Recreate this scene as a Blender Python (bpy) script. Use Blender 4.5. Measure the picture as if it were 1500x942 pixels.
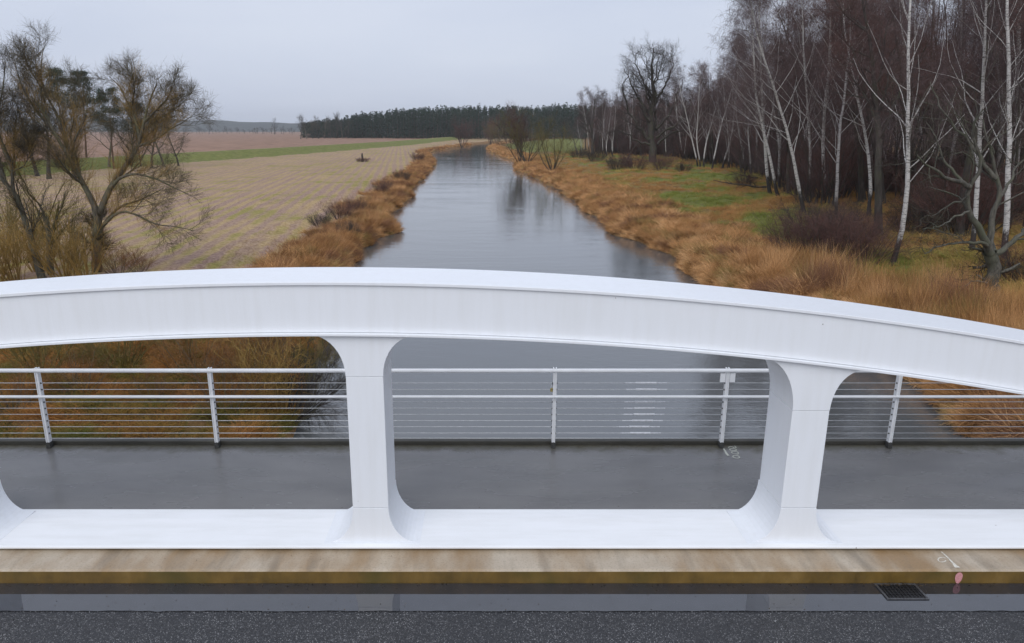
import bpy, math, random
import numpy as np
from mathutils import Vector, noise as mnoise
for _o in list(bpy.data.objects): bpy.data.objects.remove(_o)
S = bpy.context.scene
C = S.collection
R = math.radians
rng = np.random.default_rng(11)
random.seed(5)

# ------------------------------------------------------------------ camera
W0, H0, F0 = 1500.0, 942.0, 1041.67
CX, CY = 712.0, 471.0
PITCH = R(15.1)
CAMZ = 4.40
cam_d = bpy.data.cameras.new('camera'); cam = bpy.data.objects.new('camera', cam_d); C.objects.link(cam)
cam.location = (0, 0, CAMZ); cam.rotation_euler = (R(90) - PITCH, 0, 0)
cam_d.sensor_width = 36; cam_d.lens = F0 / W0 * 36
cam_d.shift_x = (W0 / 2 - CX) / W0
cam_d.clip_start = 0.1; cam_d.clip_end = 9000
S.camera = cam

# ------------------------------------------------------------------ world + sun (overcast)
SUN_EL, SUN_AZ = R(46), R(195)
w = bpy.data.worlds.new('World'); S.world = w; w.use_nodes = True
nt = w.node_tree; nt.nodes.clear()
N = nt.nodes.new; L = nt.links.new
sky = N('ShaderNodeTexSky'); sky.sky_type = 'NISHITA'; sky.sun_disc = False
sky.sun_elevation = SUN_EL; sky.sun_rotation = SUN_AZ; sky.air_density = 1.0; sky.dust_density = 3.0
tc = N('ShaderNodeTexCoord')
mp = N('ShaderNodeMapping'); mp.inputs['Scale'].default_value = (1.0, 1.0, 4.5)
nz = N('ShaderNodeTexNoise'); nz.inputs['Scale'].default_value = 1.7; nz.inputs['Detail'].default_value = 5; nz.inputs['Roughness'].default_value = .5
cr = N('ShaderNodeValToRGB')
cr.color_ramp.elements[0].position = .3; cr.color_ramp.elements[0].color = (5.5, 6.1, 7.6, 1)
cr.color_ramp.elements[1].position = .72; cr.color_ramp.elements[1].color = (6.7, 7.2, 8.4, 1)
mx = N('ShaderNodeMix'); mx.data_type = 'RGBA'; mx.inputs[0].default_value = .9
bg = N('ShaderNodeBackground'); bg.inputs['Strength'].default_value = .1
wo = N('ShaderNodeOutputWorld')
L(tc.outputs['Generated'], mp.inputs['Vector']); L(mp.outputs[0], nz.inputs['Vector']); L(nz.outputs['Fac'], cr.inputs[0])
L(sky.outputs[0], mx.inputs[6]); L(cr.outputs[0], mx.inputs[7]); L(mx.outputs[2], bg.inputs['Color']); L(bg.outputs[0], wo.inputs['Surface'])
sd = bpy.data.lights.new('sun', 'SUN'); sd.energy = 1.5; sd.angle = R(60); sd.color = (1, .985, .965)
so = bpy.data.objects.new('sun', sd); C.objects.link(so)
so.rotation_euler = (R(90) - SUN_EL, 0, R(180) - SUN_AZ)      # light from behind the camera, high up
S.view_settings.view_transform = 'Standard'; S.view_settings.look = 'None'
S.view_settings.exposure = 0.11; S.view_settings.gamma = 1
S.cycles.max_bounces = 5; S.cycles.diffuse_bounces = 2; S.cycles.glossy_bounces = 3; S.cycles.volume_bounces = 0

# ------------------------------------------------------------------ pixel -> place
sp, cp = math.sin(PITCH), math.cos(PITCH)
def ray(px, py):
    u = (px - CX) / F0; v = (CY - py) / F0
    return np.array([u, cp + v * sp, -sp + v * cp])
def P(px, py, z):
    d = ray(px, py); t = (z - CAMZ) / d[2]
    return np.array([d[0] * t, d[1] * t, z])
def PY(px, py, y):
    d = ray(px, py); t = y / d[1]
    return np.array([d[0] * t, y, CAMZ + d[2] * t])

# ------------------------------------------------------------------ material helpers
class NT:
    def __init__(s, name):
        s.m = bpy.data.materials.new(name); s.m.use_nodes = True
        s.t = s.m.node_tree; s.b = s.t.nodes['Principled BSDF']; s.o = s.t.nodes['Material Output']
    def n(s, typ, **kw):
        nd = s.t.nodes.new('ShaderNode' + typ)
        for k, v in kw.items():
            if hasattr(nd, k): setattr(nd, k, v)
            else: nd.inputs[k.replace('_', ' ')].default_value = v
        return nd
    def l(s, a, b): s.t.links.new(a, b)
    def set(s, **kw):
        for k, v in kw.items():
            i = s.b.inputs[k.replace('_', ' ')]
            if hasattr(v, 'links'): s.l(v, i)
            else: i.default_value = v
        return s
    def coord(s, kind='Object', scale=(1, 1, 1), rot=(0, 0, 0)):
        if kind == 'World': c = s.n('NewGeometry').outputs['Position']
        else: c = s.n('TexCoord').outputs[kind]
        mpn = s.n('Mapping'); mpn.inputs['Scale'].default_value = scale; mpn.inputs['Rotation'].default_value = rot
        s.l(c, mpn.inputs['Vector']); return mpn.outputs[0]
    def noise(s, vec, scale, detail=4, rough=.55, dist=0):
        nd = s.n('TexNoise'); nd.inputs['Scale'].default_value = scale; nd.inputs['Detail'].default_value = detail
        nd.inputs['Roughness'].default_value = rough; nd.inputs['Distortion'].default_value = dist
        s.l(vec, nd.inputs['Vector']); return nd.outputs['Fac']
    def ramp(s, fac, *stops):
        nd = s.n('ValToRGB'); e = nd.color_ramp.elements
        while len(e) < len(stops): e.new(.5)
        for el, (p, c) in zip(e, stops):
            el.position = p; el.color = (c, c, c, 1) if isinstance(c, (int, float)) else (*c, 1)
        s.l(fac, nd.inputs[0]); return nd.outputs[0]
    def mix(s, fac, a, b, blend='MIX'):
        nd = s.n('Mix'); nd.data_type = 'RGBA'; nd.blend_type = blend
        for i, v in ((0, fac), (6, a), (7, b)):
            if hasattr(v, 'links'): s.l(v, nd.inputs[i])
            elif i == 0: nd.inputs[0].default_value = v
            else: nd.inputs[i].default_value = (*v, 1)
        return nd.outputs[2]
    def math(s, op, a, b=0.0, c=0.0):
        nd = s.n('Math'); nd.operation = op
        for i, v in enumerate((a, b, c)):
            if hasattr(v, 'links'): s.l(v, nd.inputs[i])
            else: nd.inputs[i].default_value = v
        return nd.outputs[0]
    def bump(s, h, strength=.3, dist=.02):
        nd = s.n('Bump'); nd.inputs['Strength'].default_value = strength; nd.inputs['Distance'].default_value = dist
        s.l(h, nd.inputs['Height']); s.l(nd.outputs[0], s.b.inputs['Normal']); return s
    def sep(s, v):
        nd = s.n('SeparateXYZ'); s.l(v, nd.inputs[0]); return nd.outputs

# --- white steel paint
def mat_paint(name, dirt=.25, base=(.815, .84, .875), streak=(9, 9, .8)):
    m = NT(name); c = m.coord('World')
    st = m.noise(m.coord('World', streak), 1.6, 5, .6)
    big = m.noise(c, .9, 4)
    col = m.mix(m.ramp(st, (.42, 0.0), (.8, dirt * .8)), base, (.60, .60, .57))
    col = m.mix(m.ramp(big, (.5, 0.0), (.85, dirt * .6)), col, (.62, .63, .60))
    v = m.n('TexVoronoi'); v.inputs['Scale'].default_value = 2.3; m.l(c, v.inputs['Vector'])
    spots = m.ramp(v.outputs['Distance'], (.012, .85), (.02, 0.0))
    col = m.mix(spots, col, (.16, .13, .10))
    m.set(Base_Color=col, Roughness=.38, Specular_IOR_Level=.4)
    return m.bump(m.noise(c, 60, 2), .04, .002).m
M_paint = mat_paint('white_steel_paint', .22)
M_tie = mat_paint('tie_white_paint', .38, (.86, .875, .89), (.7, 5, 1))
def mat_simple(name, col, rough=.5, metal=0, var=.25, scale=8, bump=.1):
    m = NT(name); c = m.coord('Object'); f = m.noise(c, scale, 5)
    dk = tuple(x * (1 - var) for x in col); lt = tuple(min(1, x * (1 + var)) for x in col)
    m.set(Base_Color=m.ramp(f, (.3, dk), (.7, lt)), Roughness=rough, Metallic=metal)
    return m.bump(m.noise(c, scale * 6, 3), bump, .01).m
M_rail = mat_simple('rail_paint', (.82, .83, .84), .35, 0, .06, 5, .03)
M_cable = mat_simple('steel_cable', (.50, .51, .52), .35, .6, .15, 20, .1)
M_galv = mat_simple('galvanised_steel', (.62, .63, .65), .4, .3, .2, 30, .1)
M_dark = mat_simple('dark_foot_and_hole', (.045, .045, .042), .6, 0, .4, 30)
M_brass = mat_simple('brass', (.35, .27, .08), .4, .6, .3, 60)
M_black = mat_simple('black_metal_and_shaft_dark', (.012, .012, .013), .4, .2, .3, 30)
M_iron = mat_simple('cast_iron', (.022, .022, .024), .45, .3, .5, 40, .3)

def mat_deck():
    m = NT('wet_deck_coating'); c = m.coord('World'); s = m.sep(c)
    big = m.noise(m.coord('World', (.5, 1.3, 1)), 1.2, 5, .6); fine = m.noise(c, 90, 3, .7)
    col = m.ramp(big, (.3, (.125, .123, .122)), (.7, (.185, .18, .175)))
    col = m.mix(m.ramp(fine, (.35, .35), (.6, 0.0)), col, (.07, .07, .07))
    edge = m.math('ADD', m.math('MULTIPLY', m.math('SUBTRACT', s[1], 8.95), 1.35), m.math('MULTIPLY', m.math('SUBTRACT', m.noise(m.coord('World', (1, 1, 1)), 3.2, 6, .7), .5), .9))
    moss = m.ramp(edge, (.34, 0.0), (.66, .92))
    mo = m.ramp(m.noise(c, 25, 4, .7), (.3, (.045, .042, .028)), (.7, (.10, .092, .055)))
    col = m.mix(moss, col, mo)
    leaf = m.n('TexVoronoi'); leaf.inputs['Scale'].default_value = 5; m.l(c, leaf.inputs['Vector'])
    spot = m.ramp(leaf.outputs['Distance'], (.035, .8), (.06, 0.0))
    col = m.mix(spot, col, (.06, .045, .03))
    rg = m.mix(moss, m.ramp(m.noise(m.coord('World', (.5, 1.5, 1)), 1.4, 4), (.35, .18), (.7, .36)), (.7, .7, .7))
    m.set(Base_Color=col, Roughness=rg, Specular_IOR_Level=.6)
    return m.bump(fine, .12, .004).m
M_deck = mat_deck()
def mat_upstand():
    m = NT('dark_wet_concrete'); c = m.coord('World')
    f = m.noise(m.coord('World', (1, 1, 3)), 2.2, 6, .65)
    m.set(Base_Color=m.ramp(f, (.3, (.03, .029, .024)), (.6, (.055, .052, .042)), (.8, (.09, .083, .06))), Roughness=.5)
    return m.bump(m.noise(c, 50, 3), .2, .01).m
M_upstand = mat_upstand()
def mat_kerb():
    m = NT('stained_kerb_concrete'); c = m.coord('World'); s = m.sep(c)
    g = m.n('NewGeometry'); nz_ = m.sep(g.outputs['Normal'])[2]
    top = m.ramp(m.noise(c, 3, 5), (.3, (.42, .345, .255)), (.7, (.53, .455, .355)))
    st = m.noise(m.coord('World', (1.1, .42, .3), (0, 0, R(-28))), 1.5, 5, .55)
    top = m.mix(m.ramp(st, (.40, 0.0), (.64, .9)), top, (.29, .18, .08))
    st2 = m.noise(m.coord('World', (2.6, .5, .3), (0, 0, R(20))), 1.6, 4, .6)
    top = m.mix(m.ramp(st2, (.50, 0.0), (.70, .65)), top, (.20, .165, .12))
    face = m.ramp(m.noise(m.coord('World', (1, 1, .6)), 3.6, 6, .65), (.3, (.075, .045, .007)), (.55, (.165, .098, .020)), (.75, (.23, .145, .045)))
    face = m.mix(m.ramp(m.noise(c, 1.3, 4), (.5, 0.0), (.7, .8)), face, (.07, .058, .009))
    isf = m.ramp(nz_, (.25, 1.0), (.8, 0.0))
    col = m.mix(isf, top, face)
    col = m.mix(m.ramp(m.noise(c, 45, 3, .7), (.32, .3), (.5, 0.0)), col, (.10, .08, .05))
    m.set(Base_Color=col, Roughness=.45)
    return m.bump(m.noise(c, 80, 3, .7), .25, .004).m
M_kerb = mat_kerb()
def mat_road():
    m = NT('wet_asphalt'); c = m.coord('World')
    v = m.n('TexVoronoi'); v.inputs['Scale'].default_value = 125; m.l(c, v.inputs['Vector'])
    pick = m.sep(v.outputs['Color'])[0]
    stone = m.ramp(pick, (.0, (.022, .023, .026)), (.55, (.045, .047, .052)), (.8, (.09, .092, .10)), (.92, (.26, .26, .27)), (1, (.62, .62, .62)))
    gap = m.ramp(v.outputs['Distance'], (.42, 0.0), (.62, 1.0))
    col = m.mix(gap, stone, (.012, .012, .013))
    col = m.mix(m.ramp(m.noise(c, 2, 4), (.35, .35), (.65, 0.0)), col, (.02, .021, .024))
    m.set(Base_Color=col, Roughness=m.ramp(m.noise(c, 40, 2), (.3, .18), (.7, .5)), Specular_IOR_Level=.6)
    return m.bump(m.ramp(v.outputs['Distance'], (0, 1.0), (.6, 0.0)), .7, .006).m
M_road = mat_road()
def mat_gutter():
    m = NT('smooth_wet_gutter'); c = m.coord('World')
    f = m.noise(c, 14, 5, .7)
    m.set(Base_Color=m.ramp(f, (.35, (.016, .016, .018)), (.7, (.034, .034, .036))), Roughness=.3)
    return m.bump(f, .15, .004).m
M_gutter = mat_gutter()
def mat_puddle():
    m = NT('puddle_water'); c = m.coord('World')
    f = m.noise(c, 6, 4)
    grit = m.ramp(m.noise(m.coord('World', (1, 2, 1)), 30, 5, .75), (.60, 0.0), (.68, 1.0))
    col = m.mix(grit, m.ramp(f, (.35, (.017, .019, .025)), (.7, (.026, .028, .036))), (.010, .009, .008))
    m.set(Base_Color=col, Roughness=m.ramp(grit, (0, .03), (1, .4)), IOR=1.9, Specular_IOR_Level=.72)
    return m.bump(m.noise(c, 3, 2), .02, .01).m
M_puddle = mat_puddle()
def mat_water():
    m = NT('river_water'); c = m.coord('World')
    a = m.noise(m.coord('World', (.35, .9, 1)), 1.1, 4, .6, .6)
    b = m.noise(m.coord('World', (.9, 1.6, 1)), 3.2, 3, .6)
    d = m.noise(m.coord('World', (.06, .14, 1)), 1.0, 3, .5, 1.0)
    h = m.math('ADD', m.math('MULTIPLY', a, .7), m.math('MULTIPLY', b, .3))
    h = m.math('MULTIPLY', h, m.ramp(d, (.35, .25), (.65, 1.0)))
    m.set(Base_Color=(.090, .096, .098, 1), Roughness=.06, IOR=1.7, Specular_IOR_Level=.8)
    return m.bump(h, .22, .12).m
M_water = mat_water()

def mat_bark(name, c1, c2, c3=None, zs=.25, scale=7, bump=.6):
    m = NT(name); c = m.coord('Object', (1, 1, zs))
    f = m.noise(c, scale, 6, .65)
    col = m.ramp(f, (.32, c1), (.68, c2))
    if c3: col = m.mix(m.ramp(m.noise(m.coord('Object'), 1.1, 4), (.45, 0.0), (.66, .8)), col, c3)
    m.set(Base_Color=col, Roughness=.85)
    return m.bump(f, bump, .03).m
M_bark = mat_bark('grey_bark', (.045, .040, .032), (.19, .165, .125), (.12, .12, .055), scale=9, bump=.9)
M_barkdark = mat_bark('dark_bark', (.026, .021, .019), (.085, .070, .060), (.060, .062, .034))
M_gnarl = mat_bark('lichen_bark', (.03, .029, .024), (.135, .125, .10), (.085, .092, .055), scale=10, bump=.9)
M_pinebark = mat_bark('pine_bark', (.05, .03, .022), (.15, .085, .055))
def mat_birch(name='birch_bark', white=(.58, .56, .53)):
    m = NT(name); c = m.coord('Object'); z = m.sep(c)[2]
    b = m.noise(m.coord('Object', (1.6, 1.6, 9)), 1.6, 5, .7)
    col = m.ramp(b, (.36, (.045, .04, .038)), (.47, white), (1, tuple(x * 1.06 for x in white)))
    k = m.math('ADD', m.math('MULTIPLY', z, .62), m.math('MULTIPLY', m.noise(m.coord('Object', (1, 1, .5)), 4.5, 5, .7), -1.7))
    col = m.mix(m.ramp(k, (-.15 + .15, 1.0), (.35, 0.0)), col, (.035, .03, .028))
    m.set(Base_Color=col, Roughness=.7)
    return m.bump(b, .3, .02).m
M_birch = mat_birch(); M_birch_dim = mat_birch('dimmed_birch_bark', (.35, .33, .315))  # second one: white bark darkened, dimness inside the wood put into its colour
def mat_twig(name, a, b):
    m = NT(name); oi = m.n('ObjectInfo'); c = m.coord('Object')
    f = m.math('ADD', m.math('MULTIPLY', m.noise(c, .8, 3), .7), m.math('MULTIPLY', oi.outputs['Random'], .3))
    m.set(Base_Color=m.ramp(f, (.25, a), (.75, b)), Roughness=.8, Specular_IOR_Level=.2)
    return m.m
M_twig_birch = mat_twig('birch_twigs', (.075, .052, .052), (.165, .118, .112))
M_twig_dark = mat_twig('dark_twigs', (.028, .024, .023), (.075, .062, .055))
M_twig_willow = mat_twig('willow_twigs', (.16, .105, .035), (.36, .23, .07))
M_twig_grey = mat_twig('grey_twigs', (.052, .045, .033), (.135, .112, .068))
M_twig_red = mat_twig('red_brown_twigs', (.07, .038, .035), (.155, .085, .07))
M_twig_rust = mat_twig('rust_twigs', (.13, .062, .025), (.27, .135, .05))
M_twig_olive = mat_twig('olive_twigs', (.075, .065, .022), (.19, .15, .05))
M_needle = mat_twig('pine_needles', (.012, .024, .014), (.04, .064, .034))
M_needle_far = mat_twig('far_pine_needles', (.016, .030, .020), (.042, .066, .042))

# ------------------------------------------------------------------ object helpers
def tag(o, label=None, cat=None, group=None, kind=None):
    if label: o['label'] = label
    if cat: o['category'] = cat
    if group: o['group'] = group
    if kind: o['kind'] = kind
    return o
def empty(name, loc=(0, 0, 0), link=True):
    o = bpy.data.objects.new(name, None); o.location = loc; o.empty_display_size = .3
    if link: C.objects.link(o)
    return o
def mesh_arrays(name, V, Q, mat, smooth=False, mats=None):
    """V (n,3), Q (m,4) quads with -1 in the last column for triangles"""
    me = bpy.data.meshes.new(name)
    V = np.asarray(V, np.float32); Q = np.asarray(Q, np.int32)
    tri = Q[:, 3] < 0
    tot = np.where(tri, 3, 4).astype(np.int32); start = np.concatenate([[0], np.cumsum(tot)[:-1]]).astype(np.int32)
    flat = Q.ravel()[(Q.ravel() >= 0)]
    me.vertices.add(len(V)); me.vertices.foreach_set('co', V.ravel())
    me.loops.add(len(flat)); me.loops.foreach_set('vertex_index', flat)
    me.polygons.add(len(Q)); me.polygons.foreach_set('loop_start', start); me.polygons.foreach_set('loop_total', tot)
    if smooth: me.polygons.foreach_set('use_smooth', np.ones(len(Q), bool))
    me.materials.append(mat); me.update(calc_edges=True); me.validate()
    return me
def obj(name, me, parent=None, link=True, loc=None):
    o = bpy.data.objects.new(name, me)
    if link: C.objects.link(o)
    if parent is not None: o.parent = parent
    if loc is not None: o.location = loc
    return o
class MB:
    """collects boxes, prisms and tubes into one mesh"""
    def __init__(s): s.v = []; s.f = []
    def add(s, vs, fs):
        b = len(s.v); s.v += [tuple(map(float, v)) for v in vs]; s.f += [tuple(i + b for i in f) for f in fs]; return s
    def box(s, x0, x1, y0, y1, z0, z1):
        return s.add([(x, y, z) for z in (z0, z1) for y in (y0, y1) for x in (x0, x1)],
                     [(0, 2, 3, 1), (4, 5, 7, 6), (0, 1, 5, 4), (2, 6, 7, 3), (0, 4, 6, 2), (1, 3, 7, 5)])
    def tube(s, pts, r, n=8):
        pts = np.array(pts, float); m = len(pts); rr = np.full(m, r) if np.isscalar(r) else np.array(r)
        vs = []; t = np.gradient(pts, axis=0)
        ref = np.array([0, 0, 1.]) if abs(t[0][2]) < .9 * np.linalg.norm(t[0]) else np.array([1., 0, 0])
        for i in range(m):
            ti = t[i] / np.linalg.norm(t[i]); a = np.cross(ti, ref); a /= np.linalg.norm(a); b = np.cross(ti, a)
            for k in range(n):
                an = 2 * math.pi * k / n; vs.append(pts[i] + rr[i] * (a * math.cos(an) + b * math.sin(an)))
        fs = [(i * n + k, i * n + (k + 1) % n, (i + 1) * n + (k + 1) % n, (i + 1) * n + k) for i in range(m - 1) for k in range(n)]
        fs += [tuple(range(n))[::-1], tuple(range((m - 1) * n, m * n))]
        return s.add(vs, fs)
    def prism(s, out, y0, y1):
        """outline in (x,z) extruded along y"""
        n = len(out); vs = [(x, y0, z) for x, z in out] + [(x, y1, z) for x, z in out]
        fs = [(i, i + n, (i + 1) % n + n, (i + 1) % n) for i in range(n)]
        return s.add(vs, fs + [tuple(range(n)), tuple(range(n, 2 * n))[::-1]])
    def build(s, name, mat, parent=None, bevel=0, smooth=False, link=True):
        me = bpy.data.meshes.new(name); me.from_pydata(s.v, [], s.f); me.materials.append(mat)
        if smooth: me.polygons.foreach_set('use_smooth', np.ones(len(me.polygons), bool))
        me.update(); o = obj(name, me, parent, link)
        if bevel:
            b = o.modifiers.new('bevel', 'BEVEL'); b.width = bevel; b.segments = 2; b.limit_method = 'ANGLE'; b.angle_limit = R(35)
        return o

# ================================================================== TERRAIN AND RIVER
WZ = -4.60            # water level
def edge(pix, near, far):
    pts = [P(px, py, WZ)[:2] for px, py in pix]
    pts = near + [(p[1], p[0]) for p in pts] + far
    pts.sort(); return np.array([p[0] for p in pts]), np.array([p[1] for p in pts])
LY, LX = edge([(430, 640), (470, 512), (508, 392), (515, 376), (578, 340), (561, 318), (601, 291), (597, 280), (618, 262), (629, 250), (638, 240), (626, 224), (664, 217), (690, 213.5)],
              [(-80, -8), (0, -6.5), (12, -6.0)], [(475, -4), (540, 14), (600, 30), (669, 44), (800, 80), (4000, 400)])
RY, RX = edge([(1420, 638), (1392, 600), (1359, 568), (1037, 421), (1003, 391), (984, 378), (951, 361), (912, 346), (888, 333), (863, 311), (838, 292), (821, 280), (788, 262), (754, 249), (756, 237), (736, 231), (713, 220), (716, 215)],
              [(-80, 16), (0, 15), (12, 15)], [(475, 12), (540, 30), (600, 44), (669, 54), (800, 100), (4000, 430)])
def XL(y): return np.interp(y, LY, LX) + (.35 * np.sin(y * .9) + .45 * np.sin(y * .37 + 2)) * np.clip((y - 15) / 30, 0, 1) * .8
def XR(y): return np.interp(y, RY, RX) + (.35 * np.sin(y * .75 + 1) + .45 * np.sin(y * .31 + 4)) * np.clip((y - 15) / 30, 0, 1) * .8
DT_Y = [0, 60, 179, 243, 373, 450, 600, 800, 4000]; DT_X = [-96, -92, -73, -60, -41, -34, -22, 0, 300]
def Xtoe(y): return np.interp(y, DT_Y, DT_X)
def vnoise(x, y, s, seed=0):
    x = np.asarray(x, float); y = np.asarray(y, float)
    r = np.random.default_rng(seed + 77); out = np.zeros(np.broadcast(x, y).shape)
    for i in range(7):
        a = r.uniform(0, 2 * math.pi); k = (.6 + 1.5 * r.random()) / s; ph = r.uniform(0, 6.28)
        out = out + np.sin((x * math.cos(a) + y * math.sin(a)) * k * 2 * math.pi + ph + 1.3 * np.sin((x * math.sin(a) - y * math.cos(a)) * k * 2.1 + ph * 2))
    return out / 3.2
def hgt(x, y):
    x = np.asarray(x, float); y = np.asarray(y, float)
    tl = XL(y) - x; tr = x - XR(y)
    t = np.maximum(tl, tr)
    z = np.interp(t, [-9, -1.5, -.2, 0, .35, 1.0, 2.5, 6], [-6.4, -5.4, -4.75, -4.58, -4.25, -3.95, -3.62, -3.40])
    k = np.clip((t - .2) / 2.0, 0, 1)
    near = np.clip(1 - y / 260, .25, 1)
    z = z + k * (np.where(t < 12, .20, .09) * vnoise(x, y, 2.4, 1) + .16 * vnoise(x, y, 9, 2)) * near * np.where(tl > 8, .35, 1)
    # right bank climbs gently towards the wood
    z = z + np.where(tr > 0, np.interp(tr, [0, 6, 25, 60], [0, .1, .75, 1.2]), 0) * np.clip((300 - y) / 60, 0, 1)
    z = z + np.where(tr > 4, .22 * vnoise(x, y, 14, 4) * np.clip((tr - 4) / 6, 0, 1), 0)
    s = Xtoe(y) - x
    dy = np.interp(s, [0, 8, 11, 17], [0, 1.9, 1.95, .55])
    z = z + np.where(tl > 0, dy, 0)
    # road embankments beyond both ends of the bridge
    inn = np.minimum(np.maximum(x + 18.0, 0), np.maximum(16.5 - x, 0))
    emb = -.32 - .62 * np.maximum(0, y - 11.2) - .62 * np.maximum(0, -4 - y) - .9 * inn
    return np.maximum(z, emb)
def hz1(x, y): return float(hgt(np.array([x]), np.array([y]))[0])
def G(px, py):
    z = -3.2
    for _ in range(6):
        p = P(px, py, z); z = .5 * z + .5 * hz1(p[0], p[1])
    return np.array([p[0], p[1], hz1(p[0], p[1])])
def grid_mesh():
    ys = [-80, -50, -30, -15, -8, -4, 0, 4, 8, 10, 11.2, 12.5, 14, 15]
    y = 15.6; d = .6
    while y < 3800: ys.append(y); d = max(.6, (y - 20) * .0135); y += d
    ys = np.array(ys)
    tt = list(np.arange(0, 2.0, .25)) + list(np.arange(2, 8, .5)) + list(np.arange(8, 24, 1)) + list(np.arange(24, 112, 1.7))
    t = 112.
    while t < 4200: t *= 1.16; tt.append(t)
    tt = np.array(tt); inner = np.array([.07, .2, .5, .8, .93])
    rows = []
    for yy in ys:
        a, b = float(XL(yy)), float(XR(yy))
        rows.append(np.concatenate([a - tt[::-1], a + inner * (b - a), b + tt]))
    X = np.array(rows); Y = np.repeat(ys[:, None], X.shape[1], 1)
    Z = hgt(X, Y)
    r, c = X.shape
    V = np.stack([X, Y, Z], -1).reshape(-1, 3)
    idx = np.arange(r * c).reshape(r, c)
    Q = np.stack([idx[:-1, :-1], idx[:-1, 1:], idx[1:, 1:], idx[1:, :-1]], -1).reshape(-1, 4)
    return V, Q
def sst(a, b, x): t = np.clip((x - a) / (b - a), 0, 1); return t * t * (3 - 2 * t)
EDGE_Y = [0, 26, 37, 62, 100, 138, 185, 215, 245, 260, 600]; EDGE_X = [28, 25, 22, 28, 38, 45, 45, 33, 31, 60, 200]
def Xe(y): return np.interp(y, EDGE_Y, EDGE_X)
GREENS = [(*P(975, 291, -3)[:2], 7, 11), (*P(1125, 333, -3)[:2], 4, 6), (*P(1400, 392, -3)[:2], 6, 7), (*P(1060, 262, -3)[:2], 8, 10), (*P(1430, 350, -3)[:2], 7, 6)]
def zones(x, y):
    tl = XL(y) - x; tr = x - XR(y); t = np.maximum(tl, tr)
    n1 = vnoise(x, y, 6, 5); n2 = vnoise(x, y, 17, 6)
    dryw = np.where(tl > 0, 3.6 + 1.2 * n1, 6.0 + 2.0 * n1) * np.where(y > 150, 1.15, 1)
    dry = 1 - sst(dryw - 1.0, dryw + 1.0, t)
    s = Xtoe(y) - x
    green = np.where(tl > 0, sst(-1.5, .8, s + n1 * .8) * (1 - sst(10.0, 10.6, s)), 0)
    plough = np.where(tl > 0, sst(11.6, 12.2, s), 0)
    # right: meadow patches, then litter under the wood
    meadow = .8 * np.where(tr > 0, sst(.35, .8, .5 * n2 + .35 * n1 + .30 + .25 * sst(10, 20, tr)) * sst(4, 8, tr), 0)
    for (gx_, gy_, ra_, rb_) in GREENS: meadow = np.maximum(meadow, np.where(tr > 3, sst(0, .5, 1.15 - ((x - gx_) / ra_) ** 2 - ((y - gy_) / rb_) ** 2 + .4 * n1), 0))
    far = np.where(tr > 0, sst(245, 262, y) * (1 - sst(.125, .14, x / np.maximum(y, 1))), 0)
    green = np.maximum(green, np.maximum(meadow * (1 - far), far * sst(7, 12, t)))
    litter = np.where(tr > 0, sst(-3, 6, x - np.minimum(Xe(y), np.where(y > 245, .13 * y, 999)) + 2 * n1) * (1 - far), 0)
    green = green * (1 - .75 * litter)
    lg = np.where((tl > 4) & (y < 34), sst(.0, .6, n1) * .8, 0)
    green = np.maximum(green, lg)
    dry = np.maximum(dry, np.where((tl > 0) & (y < 33), .7 * (1 - sst(24, 34, y)), 0))
    path = np.where(tl > 0, sst(10.0, 10.6, s) * (1 - sst(11.6, 12.2, s)), 0)
    return dry, green, plough, litter, path
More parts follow.
